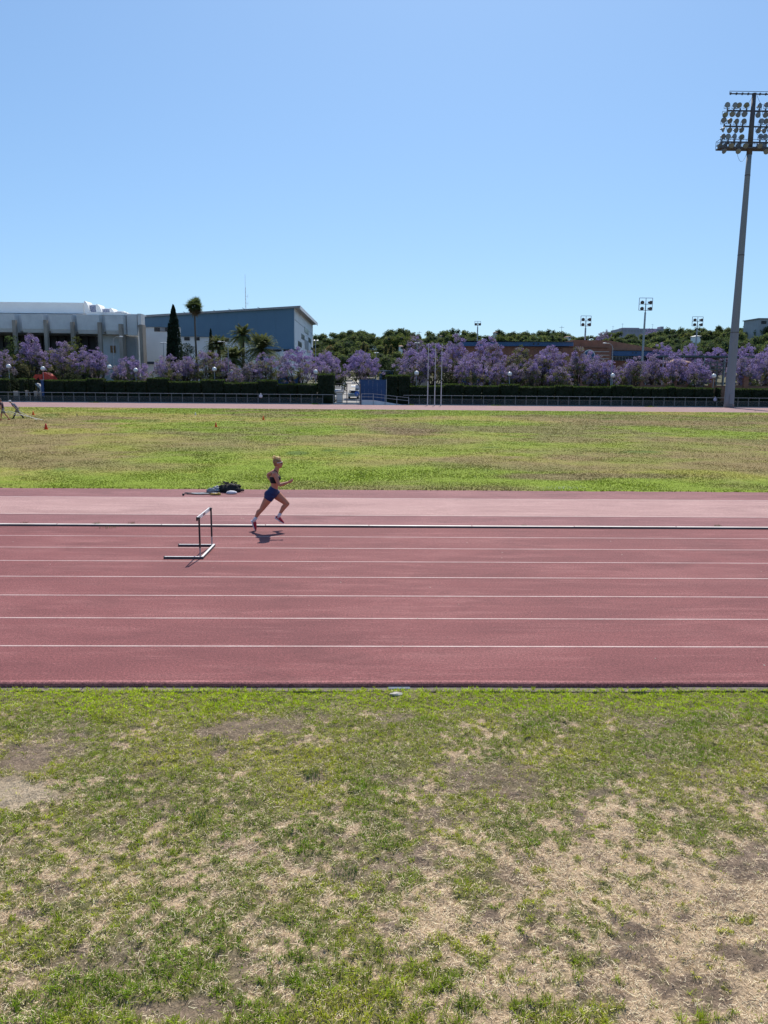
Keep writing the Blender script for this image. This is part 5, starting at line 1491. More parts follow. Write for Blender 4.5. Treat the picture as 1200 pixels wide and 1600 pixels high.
for k in range(6): b = MB(); b.box(1 + k * 3, 3 + k * 3, -.05, -.003, A.z - 2.2, A.z - 1); b.build('window', M['glass'], o)
for px, t_, b_, lb in ((655, 517, 527, 'thin aerial on the hill above the flagpoles'), (877, 509, 522, 'thin aerial on the ridge left of the twin floodlight'), (972, 505, 514, 'thin aerial on the left end of the distant building'), (957, 509, 520, 'small television aerial left of the distant building'), (1019, 506, 514, 'thin aerial on the middle of the distant building')):
    Y = 300 if px < 950 else 555
    P0, P1 = PY(px, b_ + 6, Y), PY(px, t_, Y); o = empty('aerial', (P0.x, Y, P0.z - 3), 0, lb, 'aerial')
    b = MB(); b.bar((0, 0, 0), (0, 0, P1.z - P0.z + 3), .12 if Y > 400 else .09); b.build('rod', M['steel_dark'], o)
    b = MB(); b.bar((-.9, 0, P1.z - P0.z + 2.4), (.9, 0, P1.z - P0.z + 2.4), .09); b.build('cross_rod', M['steel_dark'], o)

# ================================================================== LAMPS AND POLES
globe_me = MB().sphere((0, 0, 0), .37, 16, 12).mesh('globe', True); globe_me.materials.append(M['globe'])
for v in globe_me.polygons: v.use_smooth = True
GL = [(13.5, 572.5, 128, 'leftmost globe lamp, standing above the first hedge column'), (67, 576, 128, 'globe lamp rising over the blue post and red awning'), (171, 573.5, 128, 'globe lamp left of the low round jacaranda'), (212, 578.5, 128, 'globe lamp half covered by the low round jacaranda'),
      (335, 577, 128, 'globe lamp above the hedge below the small cypress'), (362, 581, 134, 'globe lamp beside the tall street lamp pole before the white wall'), (493, 581, 128, 'globe lamp left of the tall hedge at the street opening'), (651, 583, 127, 'globe lamp left of the three flagpoles'),
      (796.5, 584.5, 127, 'globe lamp in front of the brick building below the green jacaranda'), (957.5, 587, 127, 'globe lamp on the pole line of the curved street lamp'), (1065, 588.5, 134, 'smaller globe lamp between two forked jacarandas on the right'), (1115.5, 587.5, 127, 'globe lamp just left of the big floodlight mast')]
for px, py, Y, lab in GL:
    q = PY(px, py, Y); o = empty('globe_lamp', (q.x, Y, 0), 0, lab, 'lamp', 'white globe lamps behind the hedges')
    gl = link('globe', globe_me, None, o); gl.location = (0, 0, q.z)
    b = MB(); b.tube([(0, 0, 0), (0, 0, q.z - .36)], [.07, .045], 8); b.build('pole', M['galv'], o)
    b = MB(); b.tube([(0, 0, q.z - .42), (0, 0, q.z - .33)], [.09, .15], 10); b.build('collar', M['steel_dark'], o)
for px, py, Y, d, lab in ((176, 526, 133, 1, 'white curved arm street lamp in front of the notice board'), (356, 534, 134, -1, 'street lamp with short arm between the date palms'), (958, 536.5, 129, -1, 'tall curved arm street lamp before the brick building'),
                          (652, 534.5, 170, 0, 'street lamp head above the purple jacaranda left of the flagpoles'), (493, 530.5, 150, 0, 'street lamp head against the gable corner of the grey building'), (54, 530, 140, -1, 'street lamp above the left tall jacaranda'), (255, 534, 140, 0, 'thin double headed street lamp left of the tallest cypress'),
                          (588, 550, 190, 0, 'street lamp head in front of the hillside conifers')):
    q = PY(px, py, Y); zg = float(terrain(q.x, Y)); o = empty('street_lamp', (q.x - d * .0, Y, zg), 0, lab, 'street lamp'); H = q.z - zg
    pts = [(0, 0, 0), (0, 0, H - .9)] + ([(d * .15, 0, H - .35), (d * .55, 0, H - .02), (d * 1.1, 0, H)] if d else [(0, 0, H - .2)])
    b = MB(); b.tube(pts, [.09, .06] + [.045] * (len(pts) - 2), 8); b.build('pole', M['galv'], o)
    e = pts[-1]
    for s in ((d,) if d else (-1, 1)):
        b = MB(); b.sphere((e[0] + s * .3, 0, e[2] + .02), .2, 10, 6, (1.7, .8, .55)); b.build('lamp_head', M['globe'], o)
# flagpoles
for px, pt, lab in ((668, 538, 'left of the three thin white flagpoles'), (679, 538, 'middle of the three thin white flagpoles'), (689, 538.5, 'right of the three thin white flagpoles')):
    Y = 121.9; q0, q1 = PY(px, 633, Y), PY(px, pt, Y)
    o = empty('flagpole', (q0.x, Y, 0), 0, lab, 'flagpole', 'three flagpoles beside the far track'); H = q1.z
    b = MB(); b.tube([(0, 0, 0), (0, 0, H * .42), (0, 0, H * .42 + .01), (0, 0, H)], [.085, .08, .062, .045], 10); b.build('pole', M['pole_white'], o)
    b = MB(); b.sphere((0, 0, H + .05), .09, 8, 6); b.build('finial', M['pole_white'], o)
    b = MB(); b.box(-.2, .2, -.2, .2, 0, .06); b.build('base_plate', M['galv'], o)
    b = MB(); b.tube([(0, 0, H * .40), (0, 0, H * .43)], .10, 10); b.build('clamp', M['steel_dark'], o)
# medium floodlights
def mid_flood(px, pt, pb, hw, Y, label, polebot):
    P0, P1 = PY(px - hw, pt, Y), PY(px + hw, pb, Y); cx_ = (P0.x + P1.x) / 2; w = (P1.x - P0.x) / 2; zt, zb = P0.z, P1.z
    zg = float(terrain(cx_, Y)); o = empty('floodlight_pole', (cx_, Y, zg), 0, label, 'floodlight'); zt -= zg; zb -= zg
    b = MB(); b.tube([(0, 0, 0), (0, 0, zb - .4)], [.26, .17], 10).tube([(0, 0, zb - .4), (0, 0, zb + (zt - zb) * .55)], .1, 8); b.build('pole', M['galv'], o)
    b = MB(); t = .09; zm = (zt + zb) / 2
    for z in (zt, zm, zb): b.bar((-w, 0, z), (w, 0, z), t)
    for x in (-w, w, 0): b.bar((x, .001, zb), (x, .001, zt), t)
    b.build('frame', M['galv'], o)
    for sx in (-1, 1):
        for z in (zb + .02, zm + .02):
            if hw < 6 and z > zm: continue
            b = MB(); b.tube([(sx * w * .55, -.1, z + .35), (sx * w * .55 + sx * .12, -.45, z + .25)], [.26, .38], 12).box(sx * w * .55 - .25, sx * w * .55 + .25, -.1, .22, z + .12, z + .5)
            b.build('lamp', M['steel_dark'], o)
mid_flood(1009, 465.5, 485, 9.8, 158, 'tall four lamp floodlight pole rising from the sloping brick gable', 545)
mid_flood(915.5, 493.5, 509.5, 7.6, 176, 'four lamp floodlight pole behind the striped brick block', 541)
mid_flood(1090, 494.8, 509.5, 7.8, 190, 'four lamp floodlight pole left of the big mast in front of the pines', 560)
mid_flood(746.5, 502, 508.5, 4.6, 230, 'smallest floodlight pole behind the brick building, two lamps on top', 530)
# big floodlight mast
YM = 121.9
q0 = PY(1138.5, 634, YM); q1 = PY(1183.5, 146, YM)
mx_, H = (q0.x), q1.z
mst = empty('floodlight_mast', (mx_, YM, 0), 0, 'giant tapering grey floodlight mast with rows of lamps beside the far track', 'floodlight')
b = MB(); hts = [0, .03, .25, .5, .75, .815]; rr_ = [.80, .72, .60, .49, .39, .36]
b.tube([(0, 0, H * t) for t in hts], rr_, 24); b.build('pole', M['mast'], mst, True)
b = MB(); b.tube([(0, 0, H * .815), (0, 0, H * .998)], [.42, .30], 14); b.build('top_pole', M['steel_dark'], mst, True)
b = MB(); b.tube([(0, 0, H * .998), (0, 0, H)], [.30, .34], 14); b.build('pole_cap', M['steel_dark'], mst)
for z in (H * .25, H * .5, H * .75):
    b = MB(); b.tube([(0, 0, z), (0, 0, z + .12)], float(np.interp(z / H, hts, rr_)) + .02, 24); b.build('joint_ring', M['steel_dark'], mst)
b = MB(); b.box(-.35, .35, -1.0, -.93, .6, 2.2); b.build('access_door', M['mast'], mst)
def mz(py): return PY(1180, py, YM).z
def mxw(px, py): return PY(px, py, YM).x - mx_
# arms (bars) : crossarm rows at photograph heights
rows = [(173.5, 1136.5), (198, 1131.5), (222.5, 1127.5)]
lamp_me = {}
def lamp_mesh(kind):
    if kind in lamp_me: return lamp_me[kind]
    b = MB()
    if kind == 'bowl':     # round dish facing the field, slightly down
        b.tube([(0, .30, .05), (0, .22, .04), (0, .02, .0), (0, -.10, -.02)], [.10, .20, .36, .40], 16)
        b.tube([(0, .5, .07), (0, .29, .05)], .10, 10)
    me = b.mesh('housing', True); me.materials.append(M['lamp_grey'])
    g_ = MB(); g_.tube([(0, -.101, -.02), (0, -.125, -.025)], [.375, .36], 16); ge = g_.mesh('glass'); ge.materials.append(M['lamp_glass'])
    y_ = MB(); y_.bar((-.42, 0, 0), (-.42, .1, -.45), .04).bar((.42, 0, 0), (.42, .1, -.45), .04).bar((-.42, .1, -.45), (.42, .1, -.45), .05); ye = y_.mesh('bracket'); ye.materials.append(M['steel_dark'])
    lamp_me[kind] = (me, ge, ye); return lamp_me[kind]
def put_lamp(x, z, yaw, pitch, flip=False, y=-.15, s=1.0):
    me, ge, ye = lamp_mesh('bowl')
    o = link('lamp', me, None, mst); o.location = (x, y, z); o.rotation_euler = (pitch, 0, yaw); o.scale = (s, s, s)
    g_ = link('glass', ge, None, o)
    k = link('bracket', ye, None, o)
    if flip: k.scale = (1, 1, -1)
for ri, (yb_, xl) in enumerate(rows):
    z = mz(yb_); xe = -mxw(xl, yb_)
    b = MB(); b.box(-xe, xe, -.09, .09, z - .09, z + .09); b.build('cross_arm', M['steel_dark'], mst)
    n = 9 + (ri > 0)
    for i in range(n):
        x = -xe + (2 * xe) * i / (n - 1)
        if abs(x) < .7: continue
        for up in (1, -1):
            yaw = random.uniform(-.45, .45) + (.9 if random.random() < .12 else 0); 
            put_lamp(x + random.uniform(-.1, .1) * 2 - (.25 if up < 0 else 0.1), z + up * (.70 if up > 0 else .60) + random.uniform(-.05, .1), yaw, random.uniform(-.25, .45), up < 0)
        bb = MB(); bb.box(x - .06, x + .06, -.14, .14, z - .3, z + .34); bb.build('lamp_mount', M['steel_dark'], mst)
# top rail
z = mz(147); z2 = mz(143); xe = -mxw(1140, 147)
b = MB(); b.box(-xe, xe, -.07, .07, z - .07, z + .07); b.build('top_arm', M['steel_dark'], mst)
b = MB(); b.bar((-xe, 0, z2), (xe, 0, z2), .06).bar((-xe, 0, z), (-xe, 0, z2), .05).bar((xe, 0, z), (xe, 0, z2), .05); b.build('guard_rail', M['steel_dark'], mst)
for i in range(9):
    x = -xe + .15 + i * (2 * xe - .3) / 8; b = MB(); b.box(x - .09, x + .09, -.12, .12, z - .14, z + .16); b.build('clamp', M['steel_dark'], mst)
# service platform
z = mz(231); xe = -mxw(1121.5, 231); zt = mz(220.5)
b = MB(); b.box(-xe, xe, -.75, .75, z - .28, z - .1); b.build('platform', M['steel_dark'], mst)
b = MB()
for yy in (-.75, .75):
    for zz in (z + .35, zt): b.bar((-xe, yy, zz), (xe, yy, zz), .05)
    for i in range(11): x = -xe + i * 2 * xe / 10; b.bar((x, yy, z - .1), (x, yy, zt), .05)
for x in (-xe, xe): b.bar((x, -.75, zt), (x, .75, zt), .05).bar((x, -.75, z + .35), (x, .75, z + .35), .05)
b.build('platform_railing', M['steel_dark'], mst)
for i in range(9):
    x = -xe + .6 + i * (2 * xe - 1.2) / 8
    if abs(x) > .7: put_lamp(x, z + .05 if i % 2 else z - .75, random.uniform(-.5, .5), random.uniform(0, .5), True, -.9)
for (x0, z0, x1, z1, sag) in ((-.3, mz(150), -1.4, mz(170), .2), (.3, mz(150), 1.8, mz(163), .6), (-2.2, mz(232), -.5, mz(240), 1.6), (.4, mz(205), 2.4, mz(211), .6), (1, mz(180), 1.2, mz(200), .2)):
    b = MB(); pts = [(x0 + (x1 - x0) * t, -.3, z0 + (z1 - z0) * t - sag * 4 * t * (1 - t)) for t in [i / 8 for i in range(9)]]; b.tube(pts, .022, 5); b.build('cable', M['black_paint'], mst)
# ================================================================== PEOPLE
def fuse(mb, name, m, parent, voxel=.010, smooth_it=4):
    """weld overlapping volumes into one continuous skin"""
    me = mb.mesh(name)
    o = bpy.data.objects.new(name, me); COL.objects.link(o)
    r = o.modifiers.new('r', 'REMESH'); r.mode = 'VOXEL'; r.voxel_size = voxel; r.use_smooth_shade = True
    s = o.modifiers.new('s', 'SMOOTH'); s.factor = .5; s.iterations = smooth_it
    dg = bpy.context.evaluated_depsgraph_get()
    nm = bpy.data.meshes.new_from_object(o.evaluated_get(dg))
    bpy.data.objects.remove(o, do_unlink=True)
    for p in nm.polygons: p.use_smooth = True
    nm.name = name
    nm.materials.clear()
    return link(name, nm, m, parent)
def hand(b, wr, dirv, palm_n, curl=.9, s=1.0, thumb_side=1):
    """palm and five bent fingers; dirv along the hand, palm_n the way the palm faces"""
    d = dirv.normalized(); n = (palm_n - d * palm_n.dot(d)).normalized(); sd = d.cross(n)
    pe = wr + d * .085 * s
    b.tube([wr - d * .02, wr + d * .03 * s, pe], [.024 * s, .034 * s, .034 * s], 10)
    for i, (off, ln) in enumerate(((-.028, .062), (-.009, .072), (.010, .068), (.027, .052))):
        p0 = wr + d * .065 * s + sd * off * s
        p1 = p0 + (d * math.cos(curl * .5) + n * math.sin(curl * .5)) * ln * .5 * s + d * .02
        p2 = p1 + (d * math.cos(curl * 1.6) + n * math.sin(curl * 1.6)) * ln * .38 * s
        p3 = p2 + (d * math.cos(curl * 2.6) + n * math.sin(curl * 2.6)) * ln * .3 * s
        b.tube([p0, p1, p2, p3], [.0105 * s, .0100 * s, .0092 * s, .0078 * s], 7)
    t0 = wr + d * .025 * s - sd * .03 * s * thumb_side; t1 = t0 + (d * .7 - sd * .6 * thumb_side + n * .5).normalized() * .036 * s; t2 = t1 + (d * .9 + n * .6).normalized() * .03 * s
    b.tube([t0, t1, t2], [.013 * s, .0112 * s, .009 * s], 7)
def vec(*a): return Vector(a)
def lerpv(a, b, t): return a.lerp(b, t)

# ---- runner --------------------------------------------------------
foot_pt = G(399, 828.5, 0.0)
runner = empty('person', (foot_pt.x + (400.5 - 399) * 0, foot_pt.y, 0), 0, 'blonde woman running in black sports bra, navy shorts, sunglasses and red shoes', 'person')
def K(cx, cy, y=0.0): return vec((cx - 290) / 661, y, (1290 - cy) / 661 * 1.008)
hipc = K(563, 700); waist = K(601, 612); rib = K(603, 540); chest = K(606, 462); shl = K(608, 400); neck0 = K(622, 372); neck1 = K(645, 318); head = K(657, 245)
R_sh, L_sh = K(622, 400, -.165), K(585, 392, .165)
R_el, R_wr = K(688, 566, -.235), K(828, 524, -.16)
L_el, L_wr = K(472, 447, .27), K(528, 540, .20)
R_hip, L_hip = K(548, 722, -.085), K(590, 716, .085)
R_kn, R_an = K(405, 945, -.07), K(292, 1110, -.05)
L_kn, L_an = K(783, 880, .09), K(655, 1065, .08)
b = MB()
b.tube([lerpv(hipc, K(556, 745), 1), hipc, lerpv(hipc, waist, .55), waist, rib, chest, shl, neck0, neck1, lerpv(neck1, head, .5)],
       [(.13, .105), (.155, .128), (.140, .105), (.118, .082), (.122, .093), (.140, .108), (.125, .085), (.062, .062), (.050, .054), (.048, .055)], 18)
b.sphere(K(655, 478, -.055), .062, 12, 8, (.9, 1, 1)).sphere(K(655, 478, .055), .062, 12, 8, (.9, 1, 1))
b.tube([L_sh, lerpv(L_sh, R_sh, .25) + vec(-.01, 0, .012), lerpv(L_sh, R_sh, .75) + vec(-.01, 0, .012), R_sh], [.050, .058, .058, .050], 12)
b.sphere(R_sh, .058, 12, 8).sphere(L_sh, .058, 12, 8)
for sh, el, wr in ((R_sh, R_el, R_wr), (L_sh, L_el, L_wr)):
    b.tube([sh, lerpv(sh, el, .35), lerpv(sh, el, .75), el], [.052, .050, .043, .039], 12)
    b.tube([el, lerpv(el, wr, .25), lerpv(el, wr, .65), wr], [.039, .043, .034, .025], 12)
hand(b, R_wr, vec(.86, .1, .42), vec(-.3, 1, .4), .95, .95, 1)
hand(b, L_wr, vec(.35, -.1, -.75), vec(.8, -.5, .3), .9, .95, -1)
for hp, kn, an in ((R_hip, R_kn, R_an), (L_hip, L_kn, L_an)):
    b.tube([hp, lerpv(hp, kn, .3), lerpv(hp, kn, .7), kn], [(.092, .108), (.088, .104), (.068, .080), (.054, .060)], 14)
    bk = (an - kn).cross(vec(0, 1, 0)).normalized(); bk = bk if bk.x < 0 else -bk
    b.tube([kn, lerpv(kn, an, .12), lerpv(kn, an, .34) + bk * .020, lerpv(kn, an, .68) + bk * .010, an], [.056, (.052, .054), (.054, .062), (.040, .043), (.033, .034)], 12)
for k_, r_ in ((R_kn, .057), (L_kn, .060)): b.sphere(k_, r_, 12, 8)
# buttock
b.sphere(K(508, 722, -.07), .092, 12, 8).sphere(K(512, 722, .07), .092, 12, 8)
# head
b.sphere(head + vec(-.006, 0, .022), .1, 20, 14, (.98, .76, 1.04))
b.sphere(head + vec(.034, 0, -.038), .072, 14, 10, (.92, .82, 1.05))
b.sphere(head + vec(.066, 0, -.088), .026, 10, 8, (1, 1.1, .9))
b.tube([head + vec(.088, 0, .022), head + vec(.108, 0, -.012), head + vec(.094, 0, -.028)], [.011, .0155, .013], 8)
b.tube([head + vec(.090, -.022, -.052), head + vec(.099, 0, -.052), head + vec(.090, .022, -.052)], [.009, .011, .009], 8)
b.tube([head + vec(.085, -.04, .026), head + vec(.097, 0, .030), head + vec(.085, .04, .026)], [.012, .012, .012], 8)
for s in (-1, 1): b.sphere(head + vec(-.004, s * .078, -.012), .024, 10, 8, (.8, .45, 1.25))
# feet inside shoes
def foot_axes(an, heel, toe): return heel, toe
R_heel, R_toe = K(238, 1140, -.05), K(285, 1283, -.05)
L_heel, L_toe = K(598, 1110, .08), K(714, 1190, .08)
for an, he, to in ((R_an, R_heel, R_toe), (L_an, L_heel, L_toe)):
    b.tube([an, lerpv(lerpv(he, to, .25), an, .3), lerpv(he, to, .7)], [.034, .034, .026], 10)
fuse(b, 'body', M['skin'], runner, .0095, 3)
# shorts
b = MB()
b.tube([K(553, 760), K(557, 735), hipc, lerpv(hipc, waist, .55), K(598, 622)], [(.135, .112), (.150, .124), (.164, .138), (.150, .115), (.130, .094)], 20)
b.sphere(K(508, 722, -.07), .101, 12, 8).sphere(K(512, 722, .07), .101, 12, 8)
for hp, kn, t in ((R_hip, R_kn, .34), (L_hip, L_kn, .22)):
    b.tube([hp, lerpv(hp, kn, t * .5), lerpv(hp, kn, t)], [(.100, .118), (.100, .115), (.096, .110)], 16)
fuse(b, 'shorts', M['navy'], runner, .009, 2)
# sports bra with crossed straps
b = MB()
b.tube([K(603, 548), K(604, 515), K(607, 478), K(607, 450)], [(.134, .104), (.140, .112), (.151, .119), (.146, .108)], 22)
b.sphere(K(655, 478, -.055), .069, 12, 8, (.9, 1, 1)).sphere(K(655, 478, .055), .069, 12, 8, (.9, 1, 1))
fuse(b, 'sports_bra', M['black_cloth'], runner, .009, 2)
for s in (-1, 1):
    b = MB()
    pts = [K(548, 470, s * .05), K(552, 425, s * .07), K(580, 362, s * .088), K(612, 345, s * .098), K(650, 372, s * .10), K(688, 430, s * .085)]
    b.tube(pts, [(.014, .006)] * 6, 8); b.build('strap', M['black_cloth'], runner, True)
# hair: shaded brown sides and sunlit blonde top painted as two colours
b = MB()
b.sphere(head + vec(-.018, 0, .040), .1, 18, 12, (1.02, .86, .98)); b.sphere(head + vec(-.052, 0, -.010), .070, 12, 10, (.8, 1.02, 1.0))
hb_ = fuse(b, 'hair', M['hair'], runner, .009, 1)
b = MB(); bun = head + vec(-.075, 0, .125)
b.sphere(bun, .038, 12, 8, (1.05, 1, 1))
for k in range(26):
    a, e_ = random.uniform(0, 6.28), random.uniform(-.2, 1.5)
    d = vec(math.cos(a) * math.cos(e_), math.sin(a) * math.cos(e_), math.sin(e_)); b.tube([bun + d * .02, bun + d * .05 + vec(-.008, 0, .01)], [.012, .004], 5)
for k in range(40):
    a = random.uniform(0, 6.28); x0 = head + vec(-.018 + random.uniform(-.07, .06), math.sin(a) * .05, .128 - random.uniform(0, .03))
    b.tube([x0 - vec(0, 0, .02), x0 + vec(-.025, 0, .012 + random.uniform(0, .012)), x0 + vec(-.05, 0, .004)], [.009, .008, .003], 5)
for k in range(34):
    a = random.uniform(-1, 1); x0 = head + vec(.045 + random.uniform(-.03, .02), a * .05, .118 - abs(a) * .02)
    b.tube([x0, x0 + vec(-.03, 0, .022 + random.uniform(0, .012)), x0 + vec(-.07, 0, .016), x0 + vec(-.10, 0, .005)], [.010, .011, .010, .004], 6)
b.sphere(head + vec(-.012, 0, .060), .092, 16, 8, (.98, .84, .92))  # cap coloured as the sunlit top of the hair
b.build('bun_and_lit_top', M['hair_lit_blonde'], hb_, True)
# sunglasses
b = MB()
for s in (-1, 1):
    b.sphere(head + vec(.086, s * .034, .008), .03, 12, 8, (.55, 1.05, .68))
g_ = b.build('sunglasses', M['black_paint'], runner, True)
b = MB()
for s in (-1, 1): b.bar(head + vec(.082, s * .070, .020), head + vec(-.012, s * .083, .012), .012, .012)
b.bar(head + vec(.098, -.060, .029), head + vec(.098, .060, .029), .010, .010); b.build('glasses_frame', M['white_paint'], g_)
# socks
for an, kn, he, to in ((R_an, R_kn, R_heel, R_toe), (L_an, L_kn, L_heel, L_toe)):
    b = MB(); m_ = lerpv(he, to, .28)
    b.tube([lerpv(an, kn, .20), lerpv(an, kn, .02), lerpv(an, m_, .6)], [(.040, .041), (.040, .041), (.042, .044)], 14)
    b.build('sock', M['cloth_white'], runner, True)
# shoes
def shoe(he, to, an, side_y):
    ax = (to - he).normalized(); up = (an - lerpv(he, to, .3)); up = (up - ax * up.dot(ax)).normalized()
    L = (to - he).length + .03
    st = he - ax * .012
    b = MB()
    b.tube([st + up * .045, st + ax * L * .12 + up * .052, st + ax * L * .32 + up * .055, st + ax * L * .55 + up * .045, st + ax * L * .8 + up * .034, st + ax * L * .99 + up * .024],
           [(.026, .030), (.036, .042), (.038, .046), (.042, .036), (.042, .026), (.022, .014)], 14)
    sh = fuse(b, 'shoe', M['shoe_red'], runner, .006, 2)
    b = MB(); b.tube([st - ax * .006 + up * .010, st + ax * L * .1 + up * .008, st + ax * L * .35 + up * .007, st + ax * L * .6 + up * .006, st + ax * L * .85 + up * .009, st + ax * (L + .008) + up * .018],
           [(.030, .020), (.041, .020), (.041, .016), (.046, .013), (.045, .011), (.022, .007)], 14)
    b.build('sole', M['cloth_white'], sh, True)
    b = MB(); b.tube([st + up * .03 - ax * .004, st + up * .07 - ax * .006], [(.020, .012), (.016, .009)], 8); b.build('heel_tab', M['cloth_white'], sh, True)
    b = MB()
    for k in range(4):
        c_ = st + ax * L * (.36 + .09 * k) + up * (.088 - .012 * k); b.bar(c_ + vec(0, -.022, -.004), c_ + vec(0, .022, -.004), .007, .005)
    b.build('lace', M['black_paint'], sh)
shoe(R_heel, R_toe, R_an, -.05); shoe(L_heel, L_toe, L_an, .08)

# ---- two people pulling poles on the infield ------------------------
def simple_person(px, py, label, scale, J, skin, shirt, shorts, hatm, shoes, hair=None, socks=None, rz=0):
    q = G(px, py, 0.02)
    o = empty('person', (q.x, q.y, 0.02), rz, label, 'person')
    o.scale = (scale,) * 3
    v = {k: Vector(t) for k, t in J.items()}
    b = MB()
    b.tube([v['hip'], lerpv(v['hip'], v['chest'], .4), v['chest'], v['neck'], lerpv(v['neck'], v['head'], .5)], [(.16, .12), (.135, .10), (.17, .12), (.065, .06), (.052, .055)], 12)
    b.tube([v['sl'], v['sr']], .055, 8)
    for s in 'lr':
        b.tube([v['s' + s], v['e' + s]], [.055, .043], 9); b.tube([v['e' + s], v['w' + s]], [.042, .028], 9)
        hand(b, v['w' + s], (v['w' + s] - v['e' + s]), vec(0, 0, -1), 1.0, 1.0, 1)
        hp = v['hip'] + vec(0, .09 if s == 'l' else -.09, -.02)
        b.tube([hp, v['k' + s]], [.095, .06], 10); b.tube([v['k' + s], lerpv(v['k' + s], v['a' + s], .35), v['a' + s]], [.058, .060, .036], 10)
    b.sphere(v['head'], .1, 14, 10, (.96, .78, 1.12)); b.sphere(v['head'] + vec(-.095, 0, -.02), .02, 8, 6)
    for s_ in (-1, 1): b.sphere(v['head'] + vec(0, s_ * .08, -.01), .024, 8, 6)
    fuse(b, 'body', skin, o, .016, 2)
    b = MB(); b.tube([lerpv(v['hip'], v['chest'], -.02), lerpv(v['hip'], v['chest'], .4), v['chest'], lerpv(v['chest'], v['neck'], .8)], [(.175, .140), (.160, .125), (.19, .142), (.10, .08)], 14)
    b.tube([v['sl'], v['sr']], .072, 8)
    for s in 'lr': b.tube([v['s' + s], lerpv(v['s' + s], v['e' + s], .55)], [.074, .066], 9)
    fuse(b, 'shirt', shirt, o, .016, 2)
    b = MB(); b.tube([lerpv(v['hip'], v['chest'], .12), v['hip'], v['hip'] + vec(0, 0, -.08)], [(.172, .136), (.182, .15), (.16, .13)], 14)
    for s in 'lr':
        hp = v['hip'] + vec(0, .09 if s == 'l' else -.09, -.02); b.tube([hp, lerpv(hp, v['k' + s], .82)], [.115, .098], 10)
    fuse(b, 'shorts', shorts, o, .016, 2)
    b = MB(); b.sphere(v['head'] + vec(.0, 0, .035), .108, 14, 8, (1, .86, .92)); hat = b.build('cap' if hatm else 'hair', hatm or hair, o, True)
    if hatm: b = MB(); b.sphere(v['head'] + vec(-.11, 0, .055), .075, 10, 6, (1.1, 1, .14)); b.build('cap_peak', hatm, hat, True)
    for s in 'lr':
        a = v['a' + s]; b = MB(); b.tube([a + vec(.06, 0, -.03), a + vec(-.02, 0, -.02), a + vec(-.12, 0, -.05), a + vec(-.19, 0, -.065)], [.034, .046, .036, .02], 10); b.build('shoe', shoes, o, True)
        if socks: b = MB(); b.tube([lerpv(a, v['k' + s], .9), lerpv(a, v['k' + s], .4), a], [.066, .069, .046], 10); b.build('long_sock', socks, o, True)
    return o
# white capped figure leaning forward to the left
simple_person(26, 654.5, 'person in white cap and navy patterned top leaning forward to drag long poles', 1.0,
    dict(hip=(.10, 0, .92), chest=(-.20, 0, 1.24), neck=(-.36, 0, 1.40), head=(-.47, 0, 1.52), sl=(-.24, .18, 1.33), sr=(-.24, -.18, 1.33), el=(-.06, .28, 1.12), er=(-.06, -.28, 1.10),
         wl=(.10, .25, .98), wr=(.12, -.26, .96), kl=(-.12, .1, .50), kr=(.32, -.1, .52), al=(-.32, .1, .09), ar=(.66, -.1, .14)), M['skin_dark'], M['pattern'], M['khaki'], M['cloth_white'], M['black_cloth'], socks=M['black_cloth'])
simple_person(5, 657.5, 'person in dark maroon t-shirt and khaki shorts walking left at the far left edge', 1.02,
    dict(hip=(.02, 0, .98), chest=(-.04, 0, 1.34), neck=(-.08, 0, 1.53), head=(-.13, 0, 1.68), sl=(-.05, .19, 1.46), sr=(-.05, -.19, 1.46), el=(-.10, .26, 1.18), er=(.03, -.27, 1.18),
         wl=(-.26, .24, 1.02), wr=(.05, -.25, .93), kl=(-.16, .1, .54), kr=(.26, -.1, .55), al=(-.22, .1, .10), ar=(.58, -.1, .16)), M['skin'], M['maroon'], M['khaki'], None, M['shoe_red'], hair=M['hair_dark'])
def pole_thing(p0, p1, z0, z1, label, m=M['white_paint'], r=.026):
    a, c = G(*p0, z0), G(*p1, z1)
    o = empty('training_pole', (c.x, c.y, 0), 0, label, 'pole', 'long pale poles dragged over the infield')
    b = MB(); b.tube([a - o.location, (a - o.location).lerp(c - o.location, .5) + vec(0, 0, -.03), c - o.location], r, 8); b.build('pole', m, o, True)
    b = MB(); d = (c - a).normalized(); b.tube([c - o.location - d * .12, c - o.location + d * .02], r * 1.35, 8); b.build('end_cap', M['cloth_grey'], o)
pole_thing((30, 643), (58, 656), .93, .05, 'nearer long white pole dragged by the person in the white cap')
pole_thing((12, 642), (67, 656.5), .96, .05, 'farther long white pole trailing behind the person in the white cap')
pole_thing((2, 641), (29, 649.8), .95, .4, 'short greenish pole carried between the two people at the left', M['galv'])

